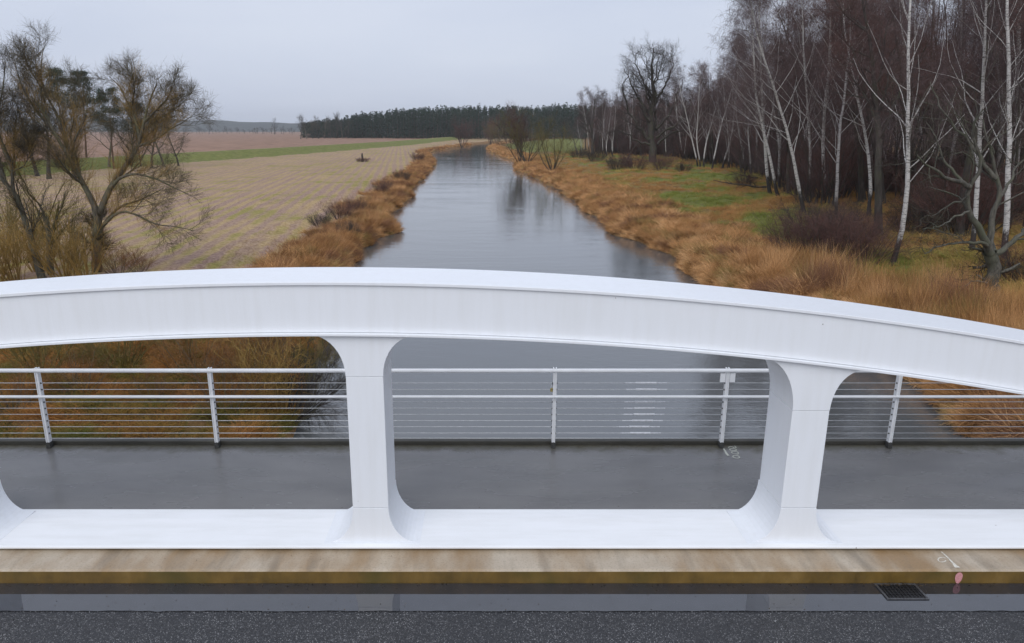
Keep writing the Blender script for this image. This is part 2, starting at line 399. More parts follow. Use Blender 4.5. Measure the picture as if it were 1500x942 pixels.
def mat_ground():
    m = NT('land'); c = m.coord('World'); s = m.sep(c)
    at = m.n('Attribute'); at.attribute_name = 'zone'; z = m.sep(at.outputs['Color']); lit = at.outputs['Alpha']
    ap = m.n('Attribute'); ap.attribute_name = 'path'
    u = m.math('ADD', s[0], m.math('MULTIPLY', s[1], .117))           # across the stubble rows
    cv = m.n('CombineXYZ'); m.l(m.math('MULTIPLY', u, 1.0), cv.inputs[0]); m.l(m.math('MULTIPLY', s[1], .035), cv.inputs[1])
    row = m.noise(cv.outputs[0], .8, 3, .55)
    wv = m.n('TexWave'); wv.wave_type = 'BANDS'; wv.bands_direction = 'X'; wv.inputs['Scale'].default_value = .21; wv.inputs['Distortion'].default_value = 1.4; wv.inputs['Detail'].default_value = 3; wv.inputs['Detail Scale'].default_value = 2
    m.l(cv.outputs[0], wv.inputs['Vector'])
    fine = m.noise(c, 4.5, 7, .78); mid = m.noise(c, .6, 5, .6); big = m.noise(c, .07, 4, .55)
    soil = m.ramp(fine, (.32, (.16, .10, .075)), (.5, (.30, .20, .155)), (.68, (.45, .33, .27)))
    straw = m.ramp(fine, (.32, (.22, .145, .065)), (.5, (.385, .275, .14)), (.68, (.54, .41, .24)))
    rowm = m.math('ADD', m.math('ADD', m.math('MULTIPLY', row, .52), m.math('MULTIPLY', wv.outputs['Fac'], .18)), m.math('MULTIPLY', m.noise(c, .33, 5, .65), .30))
    stub = m.mix(m.ramp(rowm, (.44, 0.0), (.58, 1.0)), soil, straw)
    stub = m.mix(m.ramp(big, (.42, 0.0), (.66, .35)), stub, straw)
    weeds = m.ramp(m.math('ADD', m.math('MULTIPLY', m.noise(c, .16, 5, .6), .6), m.math('MULTIPLY', rowm, .4)), (.51, 0.0), (.62, .8))
    stub = m.mix(weeds, stub, m.ramp(fine, (.3, (.13, .125, .025)), (.7, (.33, .30, .075))))
    pl = m.ramp(m.noise(m.coord('World', (.25, .05, 1), (0, 0, R(15))), 1.0, 6, .65), (.3, (.19, .115, .080)), (.7, (.35, .22, .155)))
    gr = m.ramp(m.math('ADD', m.math('MULTIPLY', fine, .5), m.math('MULTIPLY', mid, .5)), (.3, (.085, .10, .026)), (.55, (.165, .18, .048)), (.75, (.26, .235, .08)))
    dr = m.ramp(m.math('ADD', m.math('MULTIPLY', fine, .6), m.math('MULTIPLY', mid, .4)), (.3, (.08, .045, .020)), (.55, (.24, .14, .06)), (.75, (.38, .24, .11)))
    lt = m.ramp(m.math('ADD', m.math('MULTIPLY', fine, .6), m.math('MULTIPLY', mid, .4)), (.32, (.07, .042, .024)), (.5, (.19, .11, .048)), (.62, (.28, .17, .07)), (.72, (.15, .15, .04)))
    rgt = m.ramp(s[0], (0, 0.0), (.001, 1.0))
    jit = m.math('MULTIPLY', m.math('SUBTRACT', m.noise(c, 1.3, 5, .65), .5), 1.1)
    def msk(v): return m.ramp(m.math('ADD', v, m.math('MULTIPLY', jit, m.math('MULTIPLY', m.math('MULTIPLY', v, m.math('SUBTRACT', 1, v)), 3.2))), (.4, 0.0), (.6, 1.0))
    rmask = m.n('Attribute'); rmask.attribute_name = 'right'
    mead = m.mix(m.ramp(mid, (.4, .2), (.6, .9)), dr, m.ramp(fine, (.3, (.12, .09, .03)), (.7, (.27, .20, .075))))
    col = m.mix(rmask.outputs['Fac'], stub, mead)
    col = m.mix(msk(z[2]), col, pl); col = m.mix(msk(lit), col, lt)
    col = m.mix(m.math('MULTIPLY', msk(z[1]), m.ramp(m.noise(c, .9, 4, .6), (.25, .55), (.5, 1.0))), col, gr)
    col = m.mix(msk(z[0]), col, dr)
    col = m.mix(m.math('MULTIPLY', ap.outputs['Fac'], .8), col, (.36, .29, .20))
    m.set(Base_Color=col, Roughness=.95, Specular_IOR_Level=.15)
    return m.bump(m.math('ADD', m.math('MULTIPLY', fine, .5), m.math('MULTIPLY', rowm, .5)), .3, .06).m
V, Q = grid_mesh()
me = mesh_arrays('ground', V, Q, mat_ground(), True)
d_, g_, p_, l_, pa_ = zones(V[:, 0], V[:, 1])
ca = me.attributes.new('zone', 'FLOAT_COLOR', 'POINT'); ca.data.foreach_set('color', np.stack([d_, g_, p_, l_], -1).astype(np.float32).ravel())
ca = me.attributes.new('path', 'FLOAT', 'POINT'); ca.data.foreach_set('value', pa_.astype(np.float32))
ca = me.attributes.new('right', 'FLOAT', 'POINT'); ca.data.foreach_set('value', (V[:, 0] > XR(V[:, 1]) - 2).astype(np.float32))
tag(obj('ground', me), kind='structure')
ys = np.concatenate([np.arange(-80, 120, 2.), np.arange(120, 760, 6.)])
V = np.stack([np.stack([XL(ys) - 1.2, ys, 0 * ys + WZ], -1), np.stack([XR(ys) + 1.2, ys, 0 * ys + WZ], -1)], 1).reshape(-1, 3)
i = np.arange(len(ys) - 1) * 2
tag(obj('river_water', mesh_arrays('river_water', V, np.stack([i, i + 1, i + 3, i + 2], -1), M_water, True)), kind='structure')

# far hills
def ridge(name, y, depth, xs, hs, mat):
    V = []; 
    for x, h in zip(xs, hs): V += [(x, y, -3.5), (x * 1.02, y + depth * .5, -3.4 + h), (x * 1.05, y + depth, -3.5)]
    n = len(xs); Q = [(3 * k + j, 3 * (k + 1) + j, 3 * (k + 1) + j + 1, 3 * k + j + 1) for k in range(n - 1) for j in (0, 1)]
    o = obj(name, mesh_arrays(name, V, Q, mat, True)); return tag(o, kind='structure')
m = NT('wooded_hill'); f = m.noise(m.coord('World'), .02, 6, .7)
M_hill = m.set(Base_Color=m.ramp(f, (.3, (.03, .04, .04)), (.7, (.07, .075, .07))), Roughness=1.0).m
xs = np.linspace(-2600, 1600, 90)
ridge('hills', 2500, 500, xs, 42 + 10 * np.sin(xs * .004 + 1) + 3 * np.sin(xs * .03) + 2 * np.sin(xs * .11), M_hill)

# ================================================================== BRIDGE
YF, YB = 6.86, 7.48                        # front and back face of arch and hangers
A_XC = P(487, 402, 2.9)[0]; A_A = .0122
top_f = PY(487, 413.5, YF - .022)[2]              # crest height of the top plate
def atop(x): return top_f - A_A * (x - A_XC) ** 2
ARCH_H = .545
xs = np.linspace(A_XC - 15.6, A_XC + 15.6, 120)
def sweep(y0, y1, o0, o1):
    b = MB(); n = len(xs); vs = []
    for x in xs:
        t = atop(x); vs += [(x, y0, t + o0), (x, y1, t + o0), (x, y1, t + o1), (x, y0, t + o1)]
    fs = [(4 * k + j, 4 * k + (j + 1) % 4, 4 * k + 4 + (j + 1) % 4, 4 * k + 4 + j) for k in range(n - 1) for j in range(4)]
    fs += [(3, 2, 1, 0), (4 * n - 4, 4 * n - 3, 4 * n - 2, 4 * n - 1)]
    fs = [f[::-1] for f in fs]
    return b.add(vs, fs)
bridge = tag(empty('arch_bridge', (A_XC, 7.17, 0)), 'white painted steel tied arch with flared hangers between road and walkway', 'bridge')
def part(mb, name, mat, parent=bridge, off=(A_XC, 7.17, 0), **k):
    mb.v = [(v[0] - off[0], v[1] - off[1], v[2] - off[2]) for v in mb.v]
    return mb.build(name, mat, parent, **k)
arch = part(sweep(YF, YB, -ARCH_H + .03, -.03), 'arch_rib', M_paint)
part(sweep(YF - .022, 7.64, -.032, 0), 'top_plate', M_paint, arch, bevel=.004)
part(sweep(YF - .055, 7.53, -ARCH_H, -ARCH_H + .026), 'bottom_flange', M_paint, arch, bevel=.004)
# tie beam: sloping cap plate over a web
cap = MB(); x0, x1 = A_XC - 17.5, A_XC + 17.5
prof = [(6.772, .034), (7.575, .034), (7.575, .046), (7.35, .056), (6.80, .056), (6.772, .050)]
vs = [(x0, y, z) for y, z in prof] + [(x1, y, z) for y, z in prof]; n = len(prof)
cap.add(vs, [(i, (i + 1) % n, (i + 1) % n + n, i + n) for i in range(n)] + [tuple(range(n))[::-1], tuple(range(n, 2 * n))])
part(cap, 'tie_beam_cap', M_tie)
part(MB().box(x0, x1, 6.99, 7.44, -.75, .033), 'tie_beam', M_paint)
HX1 = PY(538.5, 650, YF)[0]; HX2 = PY(1182, 650, YF)[0]; HSP = HX2 - HX1
def soff(x): return atop(x) - ARCH_H
HW, FR = .192, .30
def hanger(xc):
    zb, z1 = .0587, .47
    e = empty('hanger', (xc - A_XC, 0, 0)); e.parent = bridge
    off = (xc, 7.17, 0)
    q = [R(a) for a in range(0, 91, 9)]
    ztop = min(soff(xc - .6), soff(xc + .6)) - .43
    if ztop < z1 + .1: 
        bpy.data.objects.remove(e); return
    # foot: concave flare on both sides
    lft = [(xc - HW - FR * (1 - math.sin(a)), zb + (z1 - zb) * (1 - math.cos(a))) for a in q]
    rgt = [(2 * xc - x, z) for x, z in lft[::-1]]
    out = lft + rgt
    part(MB().prism(out[::-1], YF - .004, YB + .03), 'foot', M_paint, e, off, bevel=.003)
    part(MB().box(xc - HW, xc + HW, YF, YB, z1 + .003, ztop - .003), 'shaft', M_paint, e, off, bevel=.006)
    def zt(x): return soff(x) - .001
    l2 = []
    for a in q[::-1]:
        x = xc - HW - .34 * (1 - math.sin(a)); l2.append((x, ztop + (zt(x) - ztop) * math.cos(a)))
    r2 = []
    for a in q[::-1]:
        x = xc + HW + .34 * (1 - math.sin(a)); r2.append((x, ztop + (zt(x) - ztop) * math.cos(a)))
    out = l2 + [(x, zt(x)) for x in np.linspace(l2[-1][0], r2[-1][0], 9)[1:-1]] + r2[::-1]
    part(MB().prism(out[::-1], YF - .003, YB + .003), 'head', M_paint, e, off, bevel=.003)
    part(MB().box(xc - HW - FR - .03, xc + HW + FR + .03, YF - .03, YB + .045, .052, .0585), 'base_plate', M_paint, e, off)
for k in range(-2, 3): hanger(HX1 + k * HSP)

# deck, kerb, road
zr = -.154
KY = P(700, 855, zr)[1]; KT = P(700, 836, 0)[1]
bx0, bx1 = -70, 70
def struct(mb, name, mat, **k): return tag(mb.build(name, mat, **k), kind='structure')
RY0 = P(700, 652, 0)[1]          # foot of the upstand
struct(MB().box(bx0, bx1, 7.445, RY0, -.28, 0.0), 'walkway', M_deck)
struct(MB().box(bx0, bx1, RY0 + .001, RY0 + .10, -.42, .066), 'walkway_edge', M_upstand, bevel=.012)
kb = MB(); prof = [(KY, zr - .1), (6.915, zr - .1), (6.915, .0), (KT + .03, .0), (KT, -.012), (KY, zr + .004)]
n = len(prof); kb.add([(bx0, y, z) for y, z in prof] + [(bx1, y, z) for y, z in prof], [(i, (i + 1) % n, (i + 1) % n + n, i + n) for i in range(n)] + [tuple(range(n))[::-1], tuple(range(n, 2 * n))])
struct(kb, 'kerb', M_kerb)
struct(MB().box(bx0, bx1, -.9, KY - .002, zr - .5, zr), 'road', M_road)
struct(MB().box(bx0, bx1, -1.4, -.902, zr - .5, 0), 'far_kerb', M_kerb, bevel=.01)
# flooded gutter: smooth strip, then the water lying on it
GY = P(700, 897, zr)[1]; 
def strip(name, ya, yb, z, mat, amp, seed, xr=(-25, 25), step=.12):
    X = np.arange(xr[0], xr[1], step); r = np.random.default_rng(seed)
    def wig(a): return a * (vnoise(X, X * 0, .9, seed) * .6 + vnoise(X, X * 0 + 3, .25, seed + 1) * .4)
    V = np.stack([np.stack([X, ya + wig(amp), 0 * X + z], -1), np.stack([X, np.full_like(X, yb), 0 * X + z], -1)], 1).reshape(-1, 3)
    i = np.arange(len(X) - 1) * 2
    return tag(obj(name, mesh_arrays(name, V, np.stack([i, i + 2, i + 3, i + 1], -1), mat)), kind='structure')
strip('gutter', GY + .014, KY - .003, zr + .004, M_gutter, .006, 9)
strip('puddle', GY + .010, KY - .006, zr + .008, M_puddle, .009, 9, step=.03)

# railing
RYR = RY0 - .075
rl = tag(empty('bridge_railing', (0, RYR, 0)), 'white tubular railing with horizontal steel cables along the walkway edge', 'railing')
def rp(mb, name, mat, parent=rl, off=None, **k):
    off = off or (0, RYR, 0); return part(mb, name, mat, parent, off, **k)
PX = [P(px, 652, 0)[0] for px in (78, 322, 813, 1060, 1297)]
psp = (PX[4] - PX[0]) / 5
posts = [PX[0] + psp * k for k in range(-4, 9)]
HRZ = PY(700, 543, RYR - .02)[2]; MRZ = PY(700, 581, RYR - .045)[2]
CAB = [PY(700, y, RYR)[2] for y in (561, 570.5, 588.7, 598, 607, 616.2, 625.2, 634.4, 642)]
pm = MB().box(-.011, -.0245, -.035, .035, .075, HRZ + .035).box(.0245, .011, -.035, .035, .075, HRZ + .035).box(-.011, .011, -.026, .026, .08, HRZ - .02)
post0 = pm.build('post', M_rail, None, bevel=.003, link=False)
foot0 = MB().box(-.03, .03, -.042, .042, .0, .09).build('post_foot', M_dark, None, bevel=.004, link=False)
hole = MB()
for z in CAB[:-1]:
    for sx in (-1, 1): hole.tube([(sx * .024, -.008, z), (sx * .036, -.008, z)], .011, 8)
fer0 = hole.build('dark_hole_stub', M_dark, None, link=False)  # dark stubs stand in for the shade in the cable holes
for x in posts:
    p = post0.copy(); C.objects.link(p); p.parent = rl; p.location = (x, 0, 0)
    for s0 in (foot0, fer0):
        q_ = s0.copy(); C.objects.link(q_); q_.parent = p
        if s0 is fer0: q_['kind'] = 'stuff'
XE = (posts[0] - .3, posts[-1] + .3)
rp(MB().tube([(XE[0], RYR - .02, HRZ), (XE[1], RYR - .02, HRZ)], .029, 14), 'handrail', M_rail, smooth=True)
rp(MB().tube([(XE[0], RYR - .052, MRZ), (XE[1], RYR - .052, MRZ)], .021, 12), 'mid_rail', M_rail, smooth=True)
tbx = [PY(px, 600, RYR)[0] for px in (944, 945, 944, 944, 944, 942, 938, 940)]
for k, z in enumerate(CAB):
    cbl = rp(MB().tube([(XE[0], RYR, z), (XE[1], RYR, z)], .0042, 6), 'cable', M_cable)
    if k < 8:
        x = tbx[k]
        rp(MB().tube([(x - .15, RYR - .001, z), (x - .145, RYR - .001, z), (x + .145, RYR - .001, z), (x + .15, RYR - .001, z)], [.008, .015, .015, .008], 10), 'turnbuckle', M_galv, cbl)
        for sx in (-1, 1): rp(MB().tube([(x + sx * .151, RYR - .001, z), (x + sx * .29, RYR - .001, z)], .0085, 8), 'threaded_rod', M_galv, cbl)
jx = posts[8]
for s_ in (-1, 1):
    rp(MB().box(jx + s_ * (.066 - .034), jx + s_ * .105, RYR - .028, RYR - .016, HRZ - .17, HRZ - .035), 'joint_bracket', M_rail, bevel=.004)
def padlock(px, py, name, mat, label, w):
    p = PY(px, py, RYR - .01); e = tag(empty(name, (p[0], RYR, p[2])), label, 'padlock')
    MB().box(-w, w, -.014, .010, -.055, -.005).build('lock_body', mat, e, bevel=.005)
    MB().tube([(-w * .6, 0, -.008), (-w * .6, 0, .028), (-w * .3, 0, .043), (w * .3, 0, .043), (w * .6, 0, .028), (w * .6, 0, -.008)], .005, 8).build('shackle', M_galv, e)
padlock(809, 568.5, 'padlock', M_brass, 'small brass padlock hanging on the railing cable beside a post', .026)
padlock(811, 559.5, 'padlock', M_black, 'tiny black padlock on the upper cable above the brass one', .013)

# marks sprayed on the deck and kerb
m = NT('chalk_paint'); M_chalk = m.set(Base_Color=m.ramp(m.noise(m.coord('World'), 60, 4, .7), (.35, (.34, .35, .30)), (.6, (.62, .64, .56))), Roughness=.8).m
m = NT('pink_spray'); M_pink = m.set(Base_Color=m.ramp(m.noise(m.coord('World'), 30, 4, .7), (.35, (.44, .16, .16)), (.6, (.62, .30, .31))), Roughness=.7).m
m = NT('worn_white_spray'); M_wspray = m.set(Base_Color=m.ramp(m.noise(m.coord('World'), 50, 4, .7), (.35, (.50, .46, .38)), (.6, (.80, .78, .70))), Roughness=.8).m
def stroke(mb, pts, w, z):
    pts = np.array([P(a, b, z)[:2] for a, b in pts]); m_ = len(pts); w = np.full(m_, w) if np.isscalar(w) else np.array(w)
    t = np.gradient(pts, axis=0); t /= np.linalg.norm(t, axis=1)[:, None] + 1e-9; nn = np.stack([-t[:, 1], t[:, 0]], -1)
    a = pts + nn * w[:, None]; b = pts - nn * w[:, None]
    vs = [(*p, z) for p in a] + [(*p, z) for p in b]
    mb.add(vs, [(i, i + m_, i + m_ + 1, i + 1) for i in range(m_ - 1)])
zc = lambda x, y: (1040 + x * 70 / 1499, 640 + y * 44 / 942)
def loop(cx, cy, rx, ry, rot, a0=0, a1=360):
    return [zc(cx + rx * math.cos(R(a)) * math.cos(rot) - ry * math.sin(R(a)) * math.sin(rot), cy + rx * math.cos(R(a)) * math.sin(rot) + ry * math.sin(R(a)) * math.cos(rot)) for a in range(a0, a1 + 1, 15)]
mk = MB()
stroke(mk, [zc(430, 370), zc(480, 450), zc(530, 540), zc(585, 590)], [.012, .012, .015, .017], .004)
stroke(mk, loop(822, 625, 105, 40, .12), .008, .004)
stroke(mk, [zc(845, 570), zc(900, 566)], .008, .0042)
stroke(mk, loop(785, 492, 110, 40, .16), .008, .004)
stroke(mk, loop(725, 400, 110, 32, .1), .008, .004)
stroke(mk, [zc(570, 335), zc(610, 310), zc(680, 303), zc(720, 318), zc(760, 345), zc(815, 345), zc(800, 300), zc(760, 280)], .008, .004)
tag(mk.build('survey_number', M_chalk), 'chalky white hand sprayed number 0.002 and stroke on the walkway', 'marking')
mk = tag(empty('kerb_mark', (*P(1390, 826, 0)[:2], 0)), 'white sprayed line and ring with pink blot on the kerb', 'marking')
o3 = (mk.location.x, mk.location.y, 0)
zk = lambda x, y: (1260 + x * .12, 800 + y * .12)
a = MB(); stroke(a, [zk(990, 68), zk(1060, 130), zk(1130, 200), zk(1165, 240), zk(1190, 262)], [.007, .008, .011, .020, .028], .003); part(a, 'white_line', M_wspray, mk, o3)
a = MB(); stroke(a, [zk(1000 + 50 * math.cos(R(t)), 165 + 28 * math.sin(R(t))) for t in range(20, 330, 15)], .005, .003); part(a, 'white_ring', M_wspray, mk, o3)
# pink blot lies on the sloping kerb face
fx = P(1401, 843, -.08)[0]; cy_, cz_ = (KY + KT) / 2, (zr - .012) / 2
dirf = np.array([0, KT - KY, -.012 - zr]); dirf /= np.linalg.norm(dirf); nf = np.array([0, -dirf[2], dirf[1]])
c0 = np.array([fx, cy_, cz_]) + nf * .004
a = MB(); vs = [c0 + np.array([.038, 0, 0]) * math.cos(R(t)) * (1 + .15 * math.sin(R(t))) + dirf * .066 * math.sin(R(t)) for t in range(0, 360, 20)]
a.add(vs, [tuple(range(18))]); part(a, 'pink_blot', M_pink, mk, o3)

# drain grate in the gutter
ga = P(1320, 867, zr + .008); gx, gy = ga[0], ga[1]
g = tag(empty('drain_grate', (gx, gy, zr + .008)), 'black iron drain grate set in the wet gutter by the kerb', 'drain')
hw, hd = .212, min(.13, KY - .012 - gy); 
fr = MB().box(-hw, hw, -hd, -hd + .022, 0, .012).box(-hw, hw, hd - .022, hd, 0, .012).box(-hw, -hw + .022, -hd + .022, hd - .022, 0, .012).box(hw - .022, hw, -hd + .022, hd - .022, 0, .012)
fr.build('frame', mat_simple('wet_frame_steel', (.10, .10, .105), .3, .5, .4, 40, .2), g, bevel=.003)
MB().box(-hw + .022, hw - .022, -hd + .022, hd - .022, .0005, .0015).build('shaft_dark_sheet', M_black, g)  # black sheet stands in for the darkness of the shaft below
for k in range(10):
    x = -hw + .045 + k * (2 * hw - .09) / 9; MB().box(x - .005, x + .005, -hd + .022, hd - .022, .002, .010).build('bar', M_iron, g)
for k in range(5):
    y = -hd + .045 + k * (2 * hd - .09) / 4; MB().box(-hw + .022, hw - .022, y - .004, y + .004, .002, .0088).build('cross_bar', M_iron, g)

# wet leaves and grit lying on deck edge, kerb foot and gutter
r = np.random.default_rng(61); VV, QQ = [], []
def flakes(n, x, y, z, s):
    for i in range(n):
        a = r.uniform(0, 6.28); u = np.array([math.cos(a), math.sin(a), 0]) * s[i]; v = np.array([-math.sin(a), math.cos(a), 0]) * s[i] * r.uniform(.3, .8)
        c_ = np.array([x[i], y[i], z]); b_ = len(VV) * 4
        VV.append(np.stack([c_ - u, c_ - v, c_ + u * 1.1 + [0, 0, .003], c_ + v])); QQ.append([b_, b_ + 1, b_ + 2, b_ + 3])
n = 520; flakes(n, r.uniform(-9, 10, n), RY0 - .01 - np.abs(r.normal(0, .13, n)), .004, r.uniform(.004, .012, n))
n = 220; flakes(n, r.uniform(-8, 9, n), r.uniform(7.62, RY0 - .1, n), .004, r.uniform(.003, .009, n))
n = 240; flakes(n, r.uniform(-6, 7, n), KY - .015 - np.abs(r.normal(0, .02, n)), zr + .012, r.uniform(.004, .011, n))
n = 150; flakes(n, r.uniform(-6, 7, n), r.uniform(GY + .02, KY - .05, n), zr + .011, r.uniform(.003, .009, n))
n = 90; flakes(n, r.uniform(-6, 7, n), r.uniform(KT + .05, 6.74, n), .003, r.uniform(.003, .007, n))
n = 60; flakes(n, gx + r.normal(0, .16, n), gy + .08 + np.abs(r.normal(0, .03, n)), zr + .021, r.uniform(.006, .014, n))
m = NT('wet_leaf'); M_leaf = m.set(Base_Color=m.ramp(m.noise(m.coord('World'), 9, 3), (.35, (.022, .016, .010)), (.6, (.085, .055, .028)), (.75, (.19, .15, .08))), Roughness=.5).m
tag(obj('leaf_litter', mesh_arrays('leaf_litter', np.concatenate(VV), np.array(QQ), M_leaf)), 'dark wet leaf scraps and grit along walkway edge and gutter', 'litter', kind='stuff')

# ================================================================== TREES
def nrm(v): return v / (np.linalg.norm(v, axis=-1, keepdims=True) + 1e-9)
def march(start, d, length, n, wander, trop, r):
    """polylines (N,n+1,3); trop = pull towards +z (negative droops)"""
    pts = [start]; p = start.copy(); d = nrm(d)
    for _ in range(n):
        d = nrm(d + r.normal(0, wander, d.shape) + np.array([0, 0, 1.]) * trop)
        p = p + d * (length / n)[:, None]; pts.append(p)
    return np.stack(pts, 1)
def taper(r0, n, tip=.25, pw=1.0):
    t = np.linspace(0, 1, n)[None, :] ** pw
    return r0[:, None] * (1 - t * (1 - tip))
def grow(par, rad, k, t0, t1, ang, asd, len_fn, n, wander, trop, rr, r, tip=.25, rmin=.003):
    Np, n_p, _ = par.shape
    idx = np.repeat(np.arange(Np), k); M = len(idx)
    t = np.tile((np.arange(k) + .5) / k, Np) + r.uniform(-.5, .5, M) / k
    t = t0 + (t1 - t0) * np.clip(t, 0, .999)
    f = t * (n_p - 1); i = np.minimum(f.astype(int), n_p - 2); fr_ = (f - i)[:, None]
    a = par[idx, i]; b = par[idx, i + 1]
    st = a + (b - a) * fr_; T = nrm(b - a)
    pr = rad[idx, i] + (rad[idx, i + 1] - rad[idx, i]) * fr_[:, 0]
    rv = nrm(np.cross(T, nrm(r.normal(0, 1, (M, 3)))))
    an = r.normal(ang, asd, M)[:, None]
    d = T * np.cos(an) + rv * np.sin(an)
    plen = np.linalg.norm(np.diff(par, axis=1), axis=2).sum(1)[idx]
    ln = len_fn(t, plen) * r.uniform(.65, 1.25, M)
    pts = march(st, d, ln, n, wander, trop, r)
    r0 = np.maximum(rmin, pr * rr * r.uniform(.8, 1.1, M))
    return pts, taper(r0, n + 1, tip)
def tubes(pts, rad, sides):
    Np, n, _ = pts.shape
    T = nrm(np.gradient(pts, axis=1))
    ref = np.tile(np.array([.31, .95, .07]), (Np, 1)); par_ = np.abs((T.mean(1) * ref).sum(-1)) > .85; ref[par_] = (1, 0, .1)
    A = nrm(np.cross(T, ref[:, None, :])); B = np.cross(T, A)
    if sides == 2: an = np.array([0, math.pi])
    else: an = np.arange(sides) * 2 * math.pi / sides
    if sides == 2:
        ph = rng.uniform(0, math.pi, (Np, 1, 1, 1)); ca_, sa_ = np.cos(an + ph), np.sin(an + ph)
        ring = pts[:, :, None, :] + rad[:, :, None, None] * (A[:, :, None, :] * ca_.reshape(Np, 1, 2, 1) + B[:, :, None, :] * sa_.reshape(Np, 1, 2, 1))
    else:
        ring = pts[:, :, None, :] + rad[:, :, None, None] * (A[:, :, None, :] * np.cos(an)[None, None, :, None] + B[:, :, None, :] * np.sin(an)[None, None, :, None])
    Vv = ring.reshape(-1, 3)
    base = (np.arange(Np) * n * sides)[:, None, None] + (np.arange(n - 1) * sides)[None, :, None]
    ks = np.arange(1 if sides == 2 else sides)[None, None, :]; k2 = (ks + 1) % sides
    Qq = np.stack([base + ks, base + k2, base + sides + k2, base + sides + ks], -1).reshape(-1, 4)
    return Vv, Qq
class Geo:
    def __init__(s): s.V = []; s.Q = []; s.n = 0
    def add(s, pts, rad, sides):
        v, q = tubes(pts, rad, sides); s.V.append(v); s.Q.append(q + s.n); s.n += len(v); return s
    def raw(s, v, q): s.V.append(v); s.Q.append(np.where(q < 0, -1, q + s.n)); s.n += len(v); return s
    def mesh(s, name, mat, smooth=True): return mesh_arrays(name, np.concatenate(s.V), np.concatenate(s.Q), mat, smooth)
class Proto:
    """named parts, each a mesh; place() makes one tree from it"""
    def __init__(s, parts): s.parts = parts
    def place(s, name, loc, rz, sc, label, cat, group=None, tilt=(0, 0)):
        e = empty(name, tuple(float(v) for v in loc)); e.rotation_mode = 'ZYX'; e.rotation_euler = (tilt[0], tilt[1], rz)
        e.scale = (sc, sc, sc) if np.isscalar(sc) else sc
        tag(e, label, cat, group)
        for nm, me_ in s.parts: obj(nm, me_, e)
        return e
def crown_levels(g_lim, g_tw, lv, rd, spec, r):
    """spec rows: k, t0, t1, ang, asd, length fn, n, wander, trop, rr, sides, target(0 limb/1 twig)"""
    for (k, t0, t1, ang, asd, lf, n, wd, tr, rr, sides, tgt, rmin) in spec:
        lv, rd = grow(lv, rd, k, t0, t1, ang, asd, lf, n, wd, tr, rr, r, .3, rmin)
        (g_tw if tgt else g_lim).add(lv, rd, sides)
def birch(seed, Ht=19., dens=1.0, mt=M_birch, mc=M_twig_birch, lean=.05, r0=None):
    r = np.random.default_rng(seed); gt, gl, gc = Geo(), Geo(), Geo()
    r0 = r0 or Ht * .0070
    d = np.array([[r.normal(0, lean), r.normal(0, lean), 1.]])
    tr = march(np.array([[0., 0, -.25]]), d, np.array([Ht]), 16, .045, .03, r)
    rad = r0 * (1.08 - np.linspace(0, 1, 17)[None, :]) ** .9; rad[0, 0] *= 1.35
    gt.add(tr, rad, 9)
    # leaders and limbs, upward
    lim, lr = grow(tr, rad, int(26 * dens), .24, .97, R(38), R(9), lambda t, p: p * .27 * (1.25 - t) + .5, 6, .10, .05, .30, r, .25, .008)
    gt.add(lim, lr, 4)
    crown_levels(gt, gc, lim, lr, [
        (8, .15, .98, R(42), R(12), lambda t, p: p * .42 * (1.15 - t) + .35, 4, .12, .02, .5, 3, 1, .006),
        (7, .1, 1.0, R(45), R(15), lambda t, p: p * .5 * (1.1 - t) + .3, 3, .16, -.10, .6, 3, 1, .0048),
        (5, .15, 1.0, R(40), R(18), lambda t, p: p * .55 + .25, 3, .15, -.30, .7, 2, 1, .0046)], r)
    # topmost twigs on the leader itself
    a, b = grow(tr, rad, 26, .82, 1.0, R(40), R(15), lambda t, p: 0 * t + 1.1, 4, .12, .0, .4, r, .3, .006); gc.add(a, b, 3)
    a, b = grow(a, b, 9, .1, 1, R(42), R(15), lambda t, p: 0 * t + .55, 3, .15, -.25, .6, r, .3, .004); gc.add(a, b, 2)
    return Proto([('trunk', gt.mesh('birch_trunk', mt)), ('crown', gc.mesh('birch_crown', mc))])
def broad(seed, Ht=18., spread=.55, r0=.45, fork=.28, mt=M_barkdark, mc=M_twig_dark, dens=1.0, nlim=12, tw=1.0):
    r = np.random.default_rng(seed); gt, gc = Geo(), Geo()
    tr = march(np.array([[0., 0, -.3]]), np.array([[r.normal(0, .04), r.normal(0, .04), 1.]]), np.array([Ht * .92]), 12, .07, .03, r)
    rad = r0 * (1.06 - np.linspace(0, 1, 13)[None, :]) ** 1.1; rad[0, 0] *= 1.4
    gt.add(tr, rad, 10)
    lim, lr = grow(tr, rad, nlim, fork, .92, R(50), R(10), lambda t, p: p * spread * (1.15 - .75 * t), 9, .14, .07, .55, r, .18, .02)
    gt.add(lim, lr, 6)
    crown_levels(gt, gc, lim, lr, [
        (int(8 * dens), .18, 1.0, R(42), R(13), lambda t, p: p * .42 * (1.2 - .7 * t) + .3, 6, .15, .05, .5, 4, 0, .012),
        (7, .12, 1.0, R(42), R(15), lambda t, p: p * .48 * (1.15 - .6 * t) + .3, 4, .17, .03, .5, 3, 1, .007),
        (int(6 * tw), .1, 1.0, R(42), R(16), lambda t, p: p * .5 + .25, 3, .17, .02, .6, 2, 1, .005)], r)
    return Proto([('trunk', gt.mesh('tree_trunk', mt)), ('crown', gc.mesh('tree_crown', mc))])
